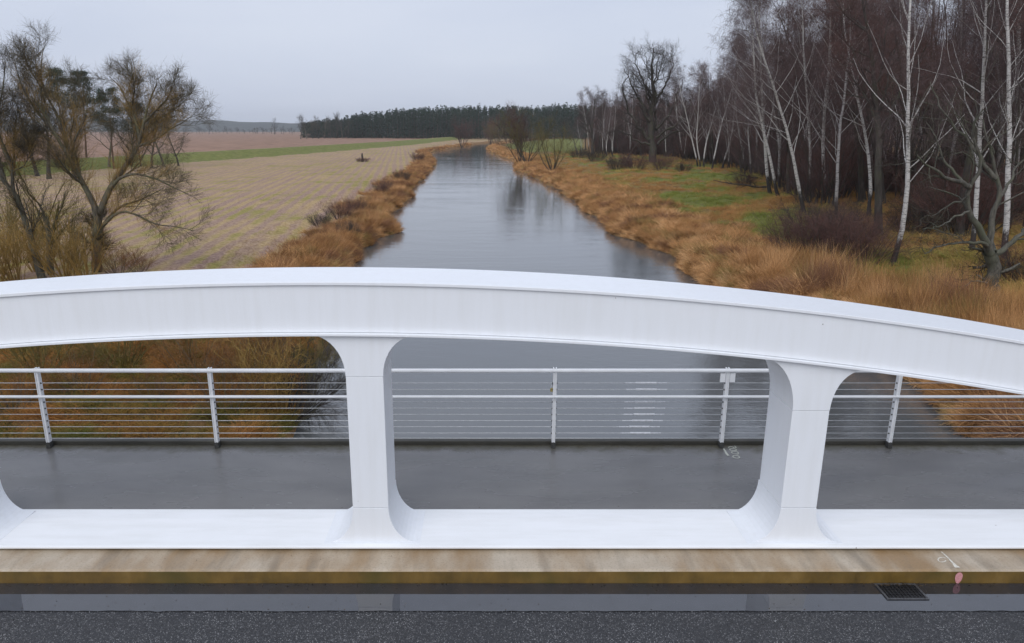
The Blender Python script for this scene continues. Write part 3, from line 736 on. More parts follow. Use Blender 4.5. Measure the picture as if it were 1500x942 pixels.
def shrub(seed, Ht=3., nst=34, spread=.6, mt=M_bark, mc=M_twig_willow, dens=1.0, base=.5, droop=.02, tw=3, lean=(0, 0), rtw=.004):
    r = np.random.default_rng(seed); gs, gc = Geo(), Geo()
    an = r.uniform(0, 6.283, nst); q = r.random(nst) ** .6
    st = np.stack([np.cos(an) * q * base, np.sin(an) * q * base, np.full(nst, -.12)], -1)
    d = np.stack([np.cos(an) * q * spread + lean[0], np.sin(an) * q * spread + lean[1], np.ones(nst)], -1) + r.normal(0, .12, (nst, 3))
    ln = Ht * r.uniform(.6, 1.1, nst)
    a = march(st, d, ln, 7, .09, .03, r); rd = taper(.010 * Ht * r.uniform(.5, 1.2, nst), 8, .2)
    gs.add(a, rd, 4)
    a, rd = grow(a, rd, int(9 * dens), .15, 1., R(32), R(12), lambda t, p: p * .34 * (1.2 - t) + .2, 4, .1, droop, .5, r, .3, rtw * 1.4); gc.add(a, rd, 3)
    a, rd = grow(a, rd, int(6 * dens), .1, 1., R(34), R(14), lambda t, p: p * .45 + .15, 3, .12, droop, .6, r, .3, rtw); gc.add(a, rd, 2)
    a, rd = grow(a, rd, tw, .1, 1., R(36), R(14), lambda t, p: p * .5 + .1, 2, .12, droop, .7, r, .3, rtw * .8); gc.add(a, rd, 2)
    return Proto([('stems', gs.mesh('shrub_stems', mt)), ('twigs', gc.mesh('shrub_twigs', mc))])
def pine(seed, Ht=16.):
    r = np.random.default_rng(seed); gt, gc = Geo(), Geo()
    tr = march(np.array([[0., 0, -.3]]), np.array([[0, 0, 1.]]), np.array([Ht]), 10, .03, .02, r)
    rad = .2 * (1.06 - np.linspace(0, 1, 11)[None, :]); gt.add(tr, rad, 8)
    lim, lr = grow(tr, rad, 26, .5, .98, R(70), R(12), lambda t, p: p * .26 * (1.35 - t), 5, .12, .06, .4, r, .3, .02); gt.add(lim, lr, 4)
    a, b = grow(lim, lr, 7, .35, 1, R(45), R(15), lambda t, p: p * .35 + .2, 3, .12, .05, .5, r, .3, .01); gt.add(a, b, 3)
    cs = np.concatenate([a[:, -1], a[:, -2], lim[:, -1]])
    k = 34; c_ = np.repeat(cs, k, 0); M = len(c_)
    off = r.normal(0, 1, (M, 3)) * np.array([.42, .42, .2]); c_ = c_ + off
    u = nrm(r.normal(0, 1, (M, 3)) + np.array([0, 0, .5])); v = nrm(np.cross(u, r.normal(0, 1, (M, 3))))
    V = np.stack([c_ - v * .04, c_ + v * .04, c_ + u * .26], 1).reshape(-1, 3)
    i = np.arange(M) * 3; gc.raw(V, np.stack([i, i + 1, i + 2, np.full(M, -1)], -1))
    return Proto([('trunk', gt.mesh('pine_trunk', M_pinebark)), ('crown', gc.mesh('pine_crown', M_needle, False))])

def catmull(pts, n):
    pts = np.array(pts, float); m_ = len(pts)
    seg = np.concatenate([[0], np.cumsum(np.linalg.norm(np.diff(pts, axis=0), axis=1))]); t = np.linspace(0, seg[-1], n)
    # smooth interpolation per axis with cubic Hermite
    g = np.gradient(pts, seg, axis=0); out = []
    for tt in t:
        i = min(max(np.searchsorted(seg, tt) - 1, 0), m_ - 2); h = seg[i + 1] - seg[i]; s = (tt - seg[i]) / h
        out.append((2*s**3-3*s**2+1)*pts[i] + (s**3-2*s**2+s)*h*g[i] + (-2*s**3+3*s**2)*pts[i+1] + (s**3-s**2)*h*g[i+1])
    return np.array(out)
def drawn_tree(name, base_px, limbs, label, levels, mt, mc, seed, cat='tree', extra=None, wander=.02, mc2=None, twig2=0, rs=1.0):
    """limbs: (pixel polyline, depth offset at tip [m], radius at start, radius at end); every limb lies at the tree's own distance"""
    r = np.random.default_rng(seed); b = G(*base_px); y0 = b[1]; LP, LR = [], []; gt, gc = Geo(), Geo()
    for (pl, dy, ra, rb) in limbs:
        dy0 = 0
        if isinstance(dy, tuple): dy0, dy = dy
        k = len(pl); pts = [PY(px, py, y0 + dy0 + (dy - dy0) * (i / (k - 1))) - b for i, (px, py) in enumerate(pl)]
        c_ = catmull(pts, 14); L_ = np.linalg.norm(c_[-1] - c_[0]); c_[1:-1] += r.normal(0, wander * .35, (12, 3)) * np.array([1, 1.6, 1])
        LP.append(c_); ra, rb = ra * rs, rb * rs; LR.append(ra + (rb - ra) * np.linspace(0, 1, 14) ** .8)
    LP = np.array(LP); LR = np.array(LR)
    gt.add(LP, LR, 9)
    crown_levels(gt, gc, LP, LR, levels, r)
    parts = [('trunk', gt.mesh(name + '_trunk', mt)), ('crown', gc.mesh(name + '_crown', mc))]
    if mc2:
        g2 = Geo(); a, rd = grow(LP, LR, twig2, .08, .62, R(35), R(15), lambda t, p: 0 * t + .9, 4, .1, .12, .12, r, .3, .006); g2.add(a, rd, 3)
        a, rd = grow(a, rd, 8, .05, 1, R(26), R(10), lambda t, p: 0 * t + .75, 3, .1, .1, .6, r, .3, .005); g2.add(a, rd, 2)
        a, rd = grow(a, rd, 3, .05, 1, R(26), R(10), lambda t, p: 0 * t + .5, 2, .1, .1, .7, r, .3, .004); g2.add(a, rd, 2)
        parts.append(('young_shoots', g2.mesh(name + '_shoots', mc2)))
    return Proto(parts).place(name, b, 0, 1, label, cat)

LV_WILLOW = [
    (8, .28, .98, R(40), R(12), lambda t, p: p * .34 * (1.25 - t) + .35, 6, .10, .08, .42, 4, 0, .012),
    (8, .15, 1., R(38), R(12), lambda t, p: p * .46 * (1.2 - .7 * t) + .25, 4, .12, .05, .5, 3, 1, .0065),
    (7, .1, 1., R(36), R(13), lambda t, p: p * .5 + .2, 3, .13, .04, .6, 3, 1, .0046),
    (3, .1, 1., R(36), R(13), lambda t, p: p * .5 + .12, 2, .13, .02, .7, 2, 1, .0046)]
# --- left: the big forked willow
drawn_tree('willow_tree', (142, 398), [
    ([(142, 404), (142, 370), (142, 340), (143, 322)], 0, .36, .29),
    ([(143, 330), (138, 300), (125, 275), (112, 250), (100, 228), (86, 205), (72, 180), (58, 155), (45, 140)], -1.0, .25, .05),
    ([(98, 225), (95, 195), (82, 165), (66, 135), (60, 105), (62, 82), (66, 66)], (-.2, .6), .13, .02),
    ([(82, 198), (64, 175), (45, 150), (30, 120), (22, 92)], (-.3, -1.6), .11, .02),
    ([(66, 150), (55, 120), (40, 95), (33, 75)], (-.2, -.8), .07, .015),
    ([(118, 262), (112, 230), (104, 205), (108, 175), (112, 150)], (0, 1.2), .11, .02),
    ([(104, 236), (110, 205), (122, 180), (128, 150), (116, 118)], (0, -1.4), .09, .015),
    ([(143, 325), (152, 296), (164, 272), (178, 252), (196, 226), (206, 200), (213, 170), (221, 145), (230, 122)], .8, .26, .04),
    ([(205, 205), (198, 175), (186, 150), (176, 128), (160, 112)], (.5, 1.5), .13, .02),
    ([(190, 165), (196, 140), (196, 118), (190, 102)], (.9, .2), .07, .015),
    ([(212, 178), (230, 160), (248, 140), (252, 122)], (.5, -.6), .10, .02),
    ([(208, 195), (226, 178), (250, 165), (268, 150), (278, 142)], (.6, 1.6), .09, .015),
    ([(200, 215), (226, 205), (248, 190), (270, 178), (286, 165)], (.5, -1.2), .09, .015),
    ([(162, 275), (178, 260), (196, 255), (218, 259), (238, 266), (256, 276), (276, 284)], (0, -1.0), .13, .02),
    ([(148, 335), (160, 318), (176, 303), (196, 296), (222, 285), (240, 275)], (0, 1.0), .13, .02),
    ([(150, 332), (166, 316), (180, 310), (198, 314), (218, 324), (236, 330), (258, 332), (284, 338)], (0, -.6), .12, .02),
    ([(170, 262), (186, 236), (200, 215), (224, 192), (240, 182)], (.3, 2.0), .10, .02),
    ([(120, 268), (108, 262), (90, 240), (72, 228)], (0, -1.0), .08, .015),
    ], 'large bare willow with forked trunk and ochre shoots standing by the stubble field', LV_WILLOW, M_bark, M_twig_grey, 21, mc2=M_twig_willow, twig2=24, rs=.8)
drawn_tree('willow_tree', (62, 408), [
    ([(64, 414), (52, 376), (42, 340), (32, 308), (22, 284), (14, 275), (2, 262), (-20, 240)], 0, .28, .10),
    ([(20, 282), (18, 262), (20, 240), (20, 215), (22, 190), (26, 160)], (0, 1.0), .13, .03),
    ([(18, 242), (10, 222), (2, 205), (-8, 170)], (.1, -.8), .08, .02),
    ([(20, 238), (30, 220), (42, 208), (50, 196)], (.2, 1.0), .06, .012),
    ([(-8, 252), (-14, 215), (-6, 170), (4, 130), (8, 90)], (0, .5), .14, .02),
    ([(20, 250), (36, 242), (40, 230), (34, 212)], (0, -.6), .05, .01),
    ], 'pale leaning willow stem at the left edge, partly out of frame', LV_WILLOW, M_gnarl, M_twig_grey, 22, mc2=M_twig_willow, twig2=18, rs=.8)
drawn_tree('willow_tree', (76, 402), [
    ([(76, 408), (72, 376), (72, 345), (66, 318)], 0, .20, .12),
    ([(72, 350), (82, 322), (92, 300), (96, 280)], (0, .6), .08, .02),
    ([(66, 320), (58, 300), (46, 288), (34, 262)], (0, -.6), .07, .02),
    ], 'short mossy willow stump with upright rods between the two taller willows', [
    (9, .2, 1., R(25), R(10), lambda t, p: p * .5 + .8, 5, .08, .12, .4, 3, 1, .009),
    (6, .15, 1., R(28), R(10), lambda t, p: p * .45 + .2, 3, .1, .06, .5, 3, 1, .006),
    (4, .1, 1., R(30), R(12), lambda t, p: p * .5 + .1, 2, .1, .04, .6, 2, 1, .004)], M_bark, M_twig_olive, 23)

# --- protos
B = [birch(100 + i, [19, 21, 17.5, 20, 18, 22][i], 1.0, lean=[.03, .05, .04, .02, .05, .04][i]) for i in range(6)]
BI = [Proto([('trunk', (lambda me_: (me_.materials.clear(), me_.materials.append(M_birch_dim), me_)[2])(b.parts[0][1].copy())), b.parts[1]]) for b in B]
BD = [broad(200 + i, [17, 19, 16][i], .30, .20, .3, M_barkdark, M_twig_red, 1.0, 15) for i in range(3)]
BR = [broad(310, 18, .45, .33, .25), broad(311, 15, .5, .28, .25, M_bark, M_twig_dark), broad(312, 12, .55, .2, .15, M_barkdark, M_twig_grey)]
PINE = [pine(401, 16), pine(402, 17)]
SW = [shrub(501, 3.6, 26, .6, M_twig_willow, M_twig_willow, .62, .5, .04, 2, rtw=.006), shrub(502, 3.0, 24, .8, M_twig_olive, M_twig_olive, .7, .5, .03, 2, rtw=.006), shrub(503, 2.4, 30, .9, M_bark, M_twig_rust, .75, .6, .02, 2, rtw=.006)]
SD = [shrub(511, 3.2, 46, .95, M_barkdark, M_twig_red, 1.0, 1.0), shrub(512, 2.6, 44, 1.1, M_barkdark, M_twig_dark, 1.0, .9)]
BUSH = [shrub(521, 4.5, 9, .7, M_barkdark, M_twig_olive, 1.2, .15, rtw=.006), shrub(522, 4.2, 7, .55, M_barkdark, M_twig_red, 1.5, .12, rtw=.007)]

# --- left background trees and pines
left_bg = [(72, 262, BR[0], 1.0, 'dark bare tree behind the willows, its trunk against the green dyke'),
           (20, 256, BR[1], 1.35, 'bare tree behind the leaning willow stem near the left edge'),
           (112, 250, BR[2], 1.25, 'low bare tree on the dyke seen through the fork of the willow'),
           (160, 246, BR[1], .92, 'bare tree beyond the willow, right below the dark pines'),
           (222, 246, BR[2], 1.25, 'dark bare tree behind the right hand willow crown'),
           (240, 244, BR[1], .95, 'dark bare tree just left of the row end behind the willow'),
           (262, 243, BR[2], .95, 'lowest bare tree at the right end of the row behind the willow'),
           (48, 246, BR[1], 1.1, 'bare tree in the far row between the leaning stem and the dark trunk'),
           (192, 243, BR[2], 1.3, 'bare tree in the far row just right of the willow fork'),
           (2, 252, BR[0], 1.15, 'tall bare tree at the left edge, farthest back of the row'),
           (55, 258, BR[0], .95, 'tangled bare tree right behind the leaning willow stem'),
           (-30, 262, BR[0], 1.2, 'bare tree cut by the left frame edge behind the willows')]
for i, (px, py, pr, sc, lb) in enumerate(left_bg):
    pr.place('bare_tree', G(px, py), i * 1.7, sc, lb, 'tree', 'bare trees along the dyke behind the willows')
for i, (px, py, sc, lb) in enumerate([(100, 240, 1.15, 'dark green pine farthest left of the pines behind the willow'), (128, 239, 1.05, 'dark green pine in the middle, seen in the gap of the willow'), (166, 240, .98, 'dark green pine behind the right fork of the willow'), (206, 239, .80, 'small dark pine farthest right behind the willow')]):
    PINE[i % 2].place('pine_tree', G(px, py), i * 2.1, sc, lb, 'tree', 'pines behind the willows')
# shrubs around the willows
for i, (px, py, k, sc, lb) in enumerate([
    (24, 415, 0, .95, 'ochre willow shrub at the lower left edge above the arch'),
    (95, 408, 0, 1.0, 'ochre willow shrub between the willow stump and the big trunk'),
    (112, 385, 1, .9, 'olive willow shrub just left of the forked willow trunk'),
    (10, 372, 1, 1.1, 'olive shrub behind the leaning willow at the left edge'),
    (48, 350, 1, 1.0, 'yellowish shrub behind the leaning willow stem'),
    (175, 402, 2, .75, 'low rusty shrub to the right of the forked willow trunk'),
    (205, 398, 2, .55, 'lowest rusty brush spreading into the stubble field'),
    (-8, 412, 0, 1.1, 'ochre willow shrub cut by the left frame edge'),
    (60, 398, 0, .85, 'ochre shrub in front of the mossy willow stump'),
    (128, 410, 0, .8, 'ochre shoots at the left foot of the forked willow'),
    (30, 384, 1, 1.0, 'olive shrub between the leaning stem and the stump'),
    (84, 372, 1, .95, 'olive shrub behind the mossy stump'),
    (100, 340, 1, 1.1, 'yellowish shrub farther back, left of the fork'),
    (12, 325, 1, 1.2, 'yellowish shrub farther back at the left edge'),
    (185, 290, 1, .9, 'yellow olive brush behind the low willow limb'),
    (250, 262, 1, .8, 'ochre brush at the far edge of the stubble under the dyke')]):
    SW[k].place('willow_shrub', G(px, py), i * 1.3, sc, lb, 'shrub')
# scrub below the arch on the left bank
for i, (px, py, k, sc, lb) in enumerate([
    (408, 600, 0, .80, 'tall willow scrub at the water edge left of the near hanger'),
    (448, 590, 1, .70, 'olive willow scrub leaning over the water by the near hanger'),
    (360, 560, 2, .80, 'rust brown scrub seen through the railing beside the second post'),
    (330, 600, 2, .70, 'rusty brush low in the bay right of the second railing post'),
    (285, 548, 2, .85, 'reddish brush just left of the second railing post'),
    (470, 540, 1, .62, 'olive scrub under the left shoulder of the hanger'),
    (395, 520, 2, .8, 'rusty scrub just under the arch left of the hanger'),
    (180, 540, 1, .7, 'dark olive scrub in the middle of the left railing bay'),
    (60, 545, 1, .8, 'dark olive scrub behind the leftmost railing post'),
    (230, 590, 2, .5, 'low brown brush above the left walkway edge'),
    (20, 600, 2, .55, 'low brown brush at the far left under the rail'),
    (120, 575, 2, .6, 'brown brush between the first two railing posts')]):
    SW[k].place('bank_scrub', G(px, py), i * 2.3, sc, lb, 'shrub')
for i, (px, py, k, sc, lb) in enumerate([
    (497, 322, 0, .55, 'reddish brown brush on the left bank, middle of the grassy spur'), (470, 330, 1, .5, 'dark weedy brush at the field side of the left bank grass'),
    (523, 312, 0, .5, 'reddish brush near the tip of the left bank spur'), (512, 345, 1, .45, 'blackish brush low on the left bank above the water'),
    (560, 283, 0, .6, 'reddish brush on the left bank beyond the spur'), (588, 265, 1, .7, 'dark brush on the left bank halfway to the bend'), (612, 236, 0, .8, 'brown brush on the far left bank before the bend')]):
    SD[k].place('bank_brush', G(px, py), i * 2.1, sc, lb, 'shrub')
OVER = shrub(531, 3.0, 16, 1.0, M_barkdark, M_twig_dark, 1.0, .3, -.03, 3, (.9, .1))
OVER.place('overhanging_bush', G(425, 612), .1, .95, 'dark bare twigs reaching out over the water behind the near hanger', 'shrub')

# --- right bank: notable trees
LV_OAK = [
    (10, .2, .98, R(46), R(13), lambda t, p: p * .30 * (1.2 - .6 * t) + .6, 7, .15, .05, .45, 4, 0, .03),
    (8, .15, 1., R(44), R(14), lambda t, p: p * .42 * (1.2 - .6 * t) + .4, 5, .17, .03, .5, 3, 1, .016),
    (7, .1, 1., R(42), R(15), lambda t, p: p * .45 + .35, 3, .17, .02, .6, 3, 1, .010),
    (2, .1, 1., R(42), R(15), lambda t, p: p * .5 + .3, 2, .17, .0, .7, 2, 1, .008)]
drawn_tree('oak_tree', (957, 238), [
    ([(957, 242), (955, 205), (955, 170), (958, 130), (955, 98), (957, 70)], 0, .95, .10),
    ([(951, 205), (930, 178), (917, 150), (914, 124), (921, 104)], (0, -3), .40, .06),
    ([(953, 178), (936, 146), (922, 118), (914, 100)], (0, 3), .36, .06),
    ([(956, 150), (941, 115), (931, 90), (936, 74)], (0, -2), .30, .05),
    ([(961, 190), (981, 166), (992, 140), (1000, 116)], (0, 3), .38, .06),
    ([(961, 202), (985, 184), (1003, 168), (1014, 148)], (0, -3), .34, .06),
    ([(958, 155), (975, 122), (986, 98), (982, 78)], (0, -2), .30, .05),
    ([(957, 125), (968, 97), (972, 74)], (0, 3), .22, .04),
    ([(957, 130), (948, 100), (946, 76)], (0, 2.5), .20, .04),
    ([(951, 212), (930, 204), (908, 192), (892, 194)], (0, -2), .28, .05),
    ([(963, 212), (984, 196), (1004, 190), (1022, 178)], (0, 2), .28, .05),
    ([(956, 165), (957, 130), (962, 100), (966, 82)], (0, -5), .28, .05)],
    'huge broad bare oak at the wood edge, tallest dark crown', LV_OAK, M_barkdark, M_twig_dark, 51, wander=.5)
p = G(868, 228); BR[0].place('bare_tree', p, 2.0, 1.12, 'bare dark tree at the far end of the wood, leftmost tall one', 'tree')
p = G(846, 226); BR[1].place('bare_tree', p, .3, .80, 'small crooked bare tree leaning out at the far tip of the wood', 'tree', tilt=(0, -.25))
near = [  # px, py of the base, proto, scale, tilt about y (+ leans right), label
    (1305, 392, 3, 1.00, .07, 'tall white birch beside the dark brown bush, nearest of the straight ones'),
    (1423, 372, 0, 1.02, .0, 'white birch just left of the gnarled tree, blackened at the foot'),
    (1468, 384, 1, 1.00, -.10, 'white birch rising behind the gnarled tree at the right edge'),
    (1178, 312, 4, 1.22, -.36, 'birch leaning left behind the dark brown bush'),
    (1140, 292, 4, 1.30, -.40, 'slanting white birch at the meadow corner, left of the brown bush'),
    (1128, 284, 1, 1.25, -.22, 'slim birch close behind the slanting one'),
    (1272, 318, 2, 1.2, -.10, 'grey birch behind the brown bush near the tall white one'),
    (1022, 245, 0, 1.05, -.20, 'left stem of the birch trio right of the oak'),
    (1026, 245, 5, .84, -.08, 'middle stem of the birch trio right of the oak'),
    (1031, 245, 3, 1.05, .04, 'right stem of the birch trio right of the oak'),
    (1043, 248, 2, 1.22, .03, 'single birch with a dark foot right of the birch trio'),
    (1058, 247, 5, 1.08, .06, 'birch with a mossy foot at the upper meadow edge'),
    (1066, 246, 3, .80, -.05, 'thin birch beside the mossy footed one'),
    (853, 229, 2, .62, -.06, 'short pale birch at the foot of the far wood tip'),
    (897, 229, 0, .78, .03, 'pale birch between the far bare tree and the oak'),
    (889, 229, 3, .70, -.04, 'thin pale birch left of the oak')]
taken = []
for i, (px, py, k, sc, ty, lb) in enumerate(near):
    p = G(px, py); taken.append(p[:2]); B[k].place('birch_tree', p, i * 1.1, sc, lb, 'tree', tilt=(0, ty))
GN_LV = [
    (6, .3, .98, R(52), R(15), lambda t, p: p * .34 + .25, 6, .22, .03, .45, 4, 0, .014),
    (6, .2, 1., R(48), R(15), lambda t, p: p * .4 + .2, 4, .22, .03, .5, 3, 1, .008),
    (4, .15, 1., R(45), R(15), lambda t, p: p * .5 + .12, 3, .2, 0, .6, 3, 1, .005)]
drawn_tree('gnarled_tree', (1456, 432), [
    ([(1456, 440), (1454, 415), (1456, 390), (1450, 370)], 0, .30, .27),
    ([(1452, 374), (1442, 352), (1432, 332), (1420, 312), (1416, 292), (1418, 274), (1430, 262), (1436, 240), (1432, 215), (1424, 190), (1440, 160)], -.6, .19, .03),
    ([(1420, 274), (1408, 268), (1390, 262), (1372, 250), (1352, 236), (1342, 225)], (-.4, -1.2), .12, .025),
    ([(1410, 268), (1394, 248), (1382, 232), (1370, 200), (1356, 178)], (-.5, .2), .08, .015),
    ([(1454, 368), (1452, 340), (1458, 310), (1464, 285), (1458, 255), (1452, 235), (1446, 205), (1440, 175)], .8, .17, .03),
    ([(1458, 372), (1476, 362), (1490, 348), (1510, 330), (1540, 300)], .5, .15, .04),
    ([(1462, 290), (1478, 270), (1490, 245), (1512, 220)], (.5, 1.5), .09, .02),
    ([(1446, 360), (1430, 354), (1406, 356), (1386, 358), (1370, 364), (1354, 372)], (-.2, -1.5), .09, .02),
    ([(1420, 310), (1400, 318), (1380, 330), (1352, 336)], (-.5, -1.3), .06, .012),
    ([(1416, 290), (1396, 298), (1372, 312), (1346, 324)], (-.5, .6), .06, .012),
    ([(1446, 415), (1430, 412), (1410, 418), (1378, 420)], (-.3, -.8), .05, .012),
    ([(1458, 262), (1440, 236), (1424, 214), (1398, 184), (1376, 150), (1362, 120)], (.4, 1.5), .10, .02),
    ], 'gnarled grey green many limbed tree at the right edge in tall grass', GN_LV, M_gnarl, M_twig_grey, 31, wander=.1)

# --- right wood: filled from its edge inwards
r = np.random.default_rng(77); pts = []; tries = 0
while len(pts) < 285 and tries < 60000:
    tries += 1
    y = 30 + 215 * r.random() ** .85; e = float(Xe(y)); x = e + 1.0 + 62 * r.random() ** 1.7
    if x > .80 * y + 9: continue
    if y < 60 and x < 27: continue
    md = 1.9 + y * .006
    if any((x - a) ** 2 + (y - b) ** 2 < md * md for a, b in pts) or any((x - a) ** 2 + (y - b) ** 2 < 2.2 for a, b in taken): continue
    pts.append((x, y))
for i, (x, y) in enumerate(pts):
    dep = x - float(Xe(y)); z = hz1(x, y)
    zone_ = ('nearest', 'near', 'middle', 'farther', 'farthest')[int(np.searchsorted([52, 80, 125, 180], y))]
    rw = 'at the front of' if dep < 7 else ('behind the front of' if dep < 16 else 'deep inside')
    is_b = r.random() < .56; sc = (r.uniform(.78, 1.08) if is_b else r.uniform(.85, 1.2)) * (1.27 if 50 < y < 125 else (1.12 if y < 170 else 1.0))
    ty = r.normal(-.11 if y < 130 else -.07, .11); ln_ = 'leaning left' if ty + .274 * x / y < -.06 else ('leaning right' if ty + .274 * x / y > .12 else 'upright')
    size_ = 'tall' if sc > 1.08 else 'shorter'
    kind_ = 'pale barked birch' if is_b else 'dark bare tree'
    lb = f'{size_} {ln_} {kind_} {rw} the {zone_} wood'
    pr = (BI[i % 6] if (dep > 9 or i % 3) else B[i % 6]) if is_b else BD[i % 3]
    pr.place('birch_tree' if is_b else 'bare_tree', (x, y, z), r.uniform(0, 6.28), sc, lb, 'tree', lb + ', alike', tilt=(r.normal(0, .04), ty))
def wood_mass():
    r = np.random.default_rng(19); gt, gc = Geo(), Geo(); n = 1500
    y = 34 + 400 * r.random(n * 3) ** 1.1; lo = np.maximum(np.where(y < 245, Xe(y) + 11, 0), .14 * y + 3); x = lo + 60 * r.random(n * 3) ** 1.3
    ok = (x < .82 * y + 12); x, y = x[ok][:n], y[ok][:n]; n = len(x)
    h = r.uniform(13, 21, n) * np.where((y > 45) & (y < 150), 1.22, 1); st = np.stack([x, y, hgt(x, y) - .2], -1)
    tr = march(st, np.tile([0, 0, 1.], (n, 1)) + r.normal(0, .06, (n, 3)), h, 4, .05, 0, r); rd = taper(r.uniform(.07, .16, n), 5, .2); gt.add(tr, rd, 3)
    a, b = grow(tr, rd, 13, .12, 1., R(42), R(14), lambda t, p: p * .20 * (1.2 - t) + .8, 3, .12, .03, .4, r, .3, .012); gc.add(a, b, 2)
    a, b = grow(a, b, 7, .15, 1., R(42), R(14), lambda t, p: p * .5 + .4, 1, .15, -.03, .6, r, .3, .010); gc.add(a, b, 2)
    e = tag(empty('wood_interior', (60, 120, -2)), 'purple brown tangle of bare stems filling the depth of the right wood', 'wood'); e['kind'] = 'stuff'
    for nm, g_, mt in (('stems', gt, M_barkdark), ('twigs', gc, M_twig_birch)):
        o = obj(nm, g_.mesh('wood_' + nm, mt, False), e); o.location = (-60, -120, 2); o['kind'] = 'stuff'
wood_mass()
# bushes
for i, (px, py, k, sc, lb) in enumerate([
    (1170, 375, 0, .95, 'left part of the large dark brown bush before the birches'),
    (1215, 380, 0, 1.05, 'middle of the large dark brown bush before the birches'),
    (1262, 384, 0, .95, 'right part of the large dark brown bush, beside the tall white birch'),
    (1240, 355, 1, 1.1, 'blackish bush behind the large dark brown one'),
    (1190, 345, 1, 1.1, 'blackish bush behind the left part of the brown one'),
    (930, 250, 0, 1.15, 'wide dark red bush under the oak'),
    (905, 249, 1, 1.25, 'blackish low bush left under the oak'),
    (968, 249, 0, 1.0, 'dark red bush right under the oak trunk'),
    (1000, 252, 1, .7, 'small dark bush between oak and birch trio'),
    (872, 236, 1, 1.4, 'grey brush at the foot of the far wood tip'),
    (848, 232, 1, 1.3, 'leftmost grey brush at the far wood tip'),
    (1092, 275, 0, .7, 'low red brown brush at the upper end of the meadow'),
    (1330, 345, 1, .8, 'dark brush between the tall birch and the gnarled tree'),
    (1500, 420, 0, .8, 'brush at the right frame edge behind the gnarled tree')]):
    SD[k].place('dark_bush', G(px, py), i * 1.9, sc, lb, 'bush')
r = np.random.default_rng(5)
for i in range(75):
    y = r.uniform(45, 235); x = float(Xe(y)) + r.uniform(5, 26)
    if x > .8 * y + 8: continue
    sc = r.uniform(.8, 1.7); lb = f"leafless {('dark red', 'blackish')[i % 2]} {'high' if sc > 1.2 else 'low'} undergrowth among {('nearest', 'near', 'middle', 'farther', 'farthest')[int(np.searchsorted([52, 80, 125, 180], y))]} trunks of the wood"
    SD[i % 2].place('undergrowth_bush', (x, y, hz1(x, y)), r.uniform(0, 6), sc, lb, 'bush', lb + ', alike')
SAP = [shrub(541, 6.5, 15, .30, M_barkdark, M_twig_red, 1.0, 1.1, .03, 3, rtw=.007), shrub(542, 5.5, 17, .38, M_barkdark, M_twig_birch, 1.0, 1.3, .02, 3, rtw=.007)]
for i in range(95):
    y = 68 + 165 * (i + r.random()) / 95; x = float(Xe(y)) + r.uniform(1.0, 9)
    if any((x - a) ** 2 + (y - b) ** 2 < 6 for a, b in taken): x += 4
    sc = r.uniform(.8, 1.45); lb = f"thin {('red brown', 'grey brown')[i % 2]} {'high' if sc > 1.1 else 'low'} sapling clump along {('near', 'middle', 'farther', 'farthest')[int(np.searchsorted([90, 125, 180], y))]} edge of the wood"
    SAP[i % 2].place('sapling_clump', (x, y, hz1(x, y)), r.uniform(0, 6), sc, lb, 'saplings', lb + ', alike')
# riverside trees in the distance
for i, (px, py, k, sc, lb) in enumerate([
    (676, 214, 1, 3.7, 'bare riverside bush at the left tip of the river bend'),
    (718, 213, 1, 4.1, 'dark reddish bare tree in the middle of the river bend'),
    (728, 212, 0, 3.2, 'grey bush right beside the reddish one at the bend'),
    (762, 238, 1, 3.5, 'leaning brown tree with dark trunk on the right bank bend'),
    (772, 238, 0, 3.0, 'thin grey sapling cluster beside the leaning brown tree'),
    (809, 251, 0, 2.0, 'small yellowish bare tree alone on the right bank grass')]):
    p = G(px, py); pr = BUSH[k]
    p[2] = max(p[2], -4.4); pr.place('riverside_tree', p, i * 1.3, sc, lb, 'tree', tilt=(0, -.08 if i == 3 else 0))

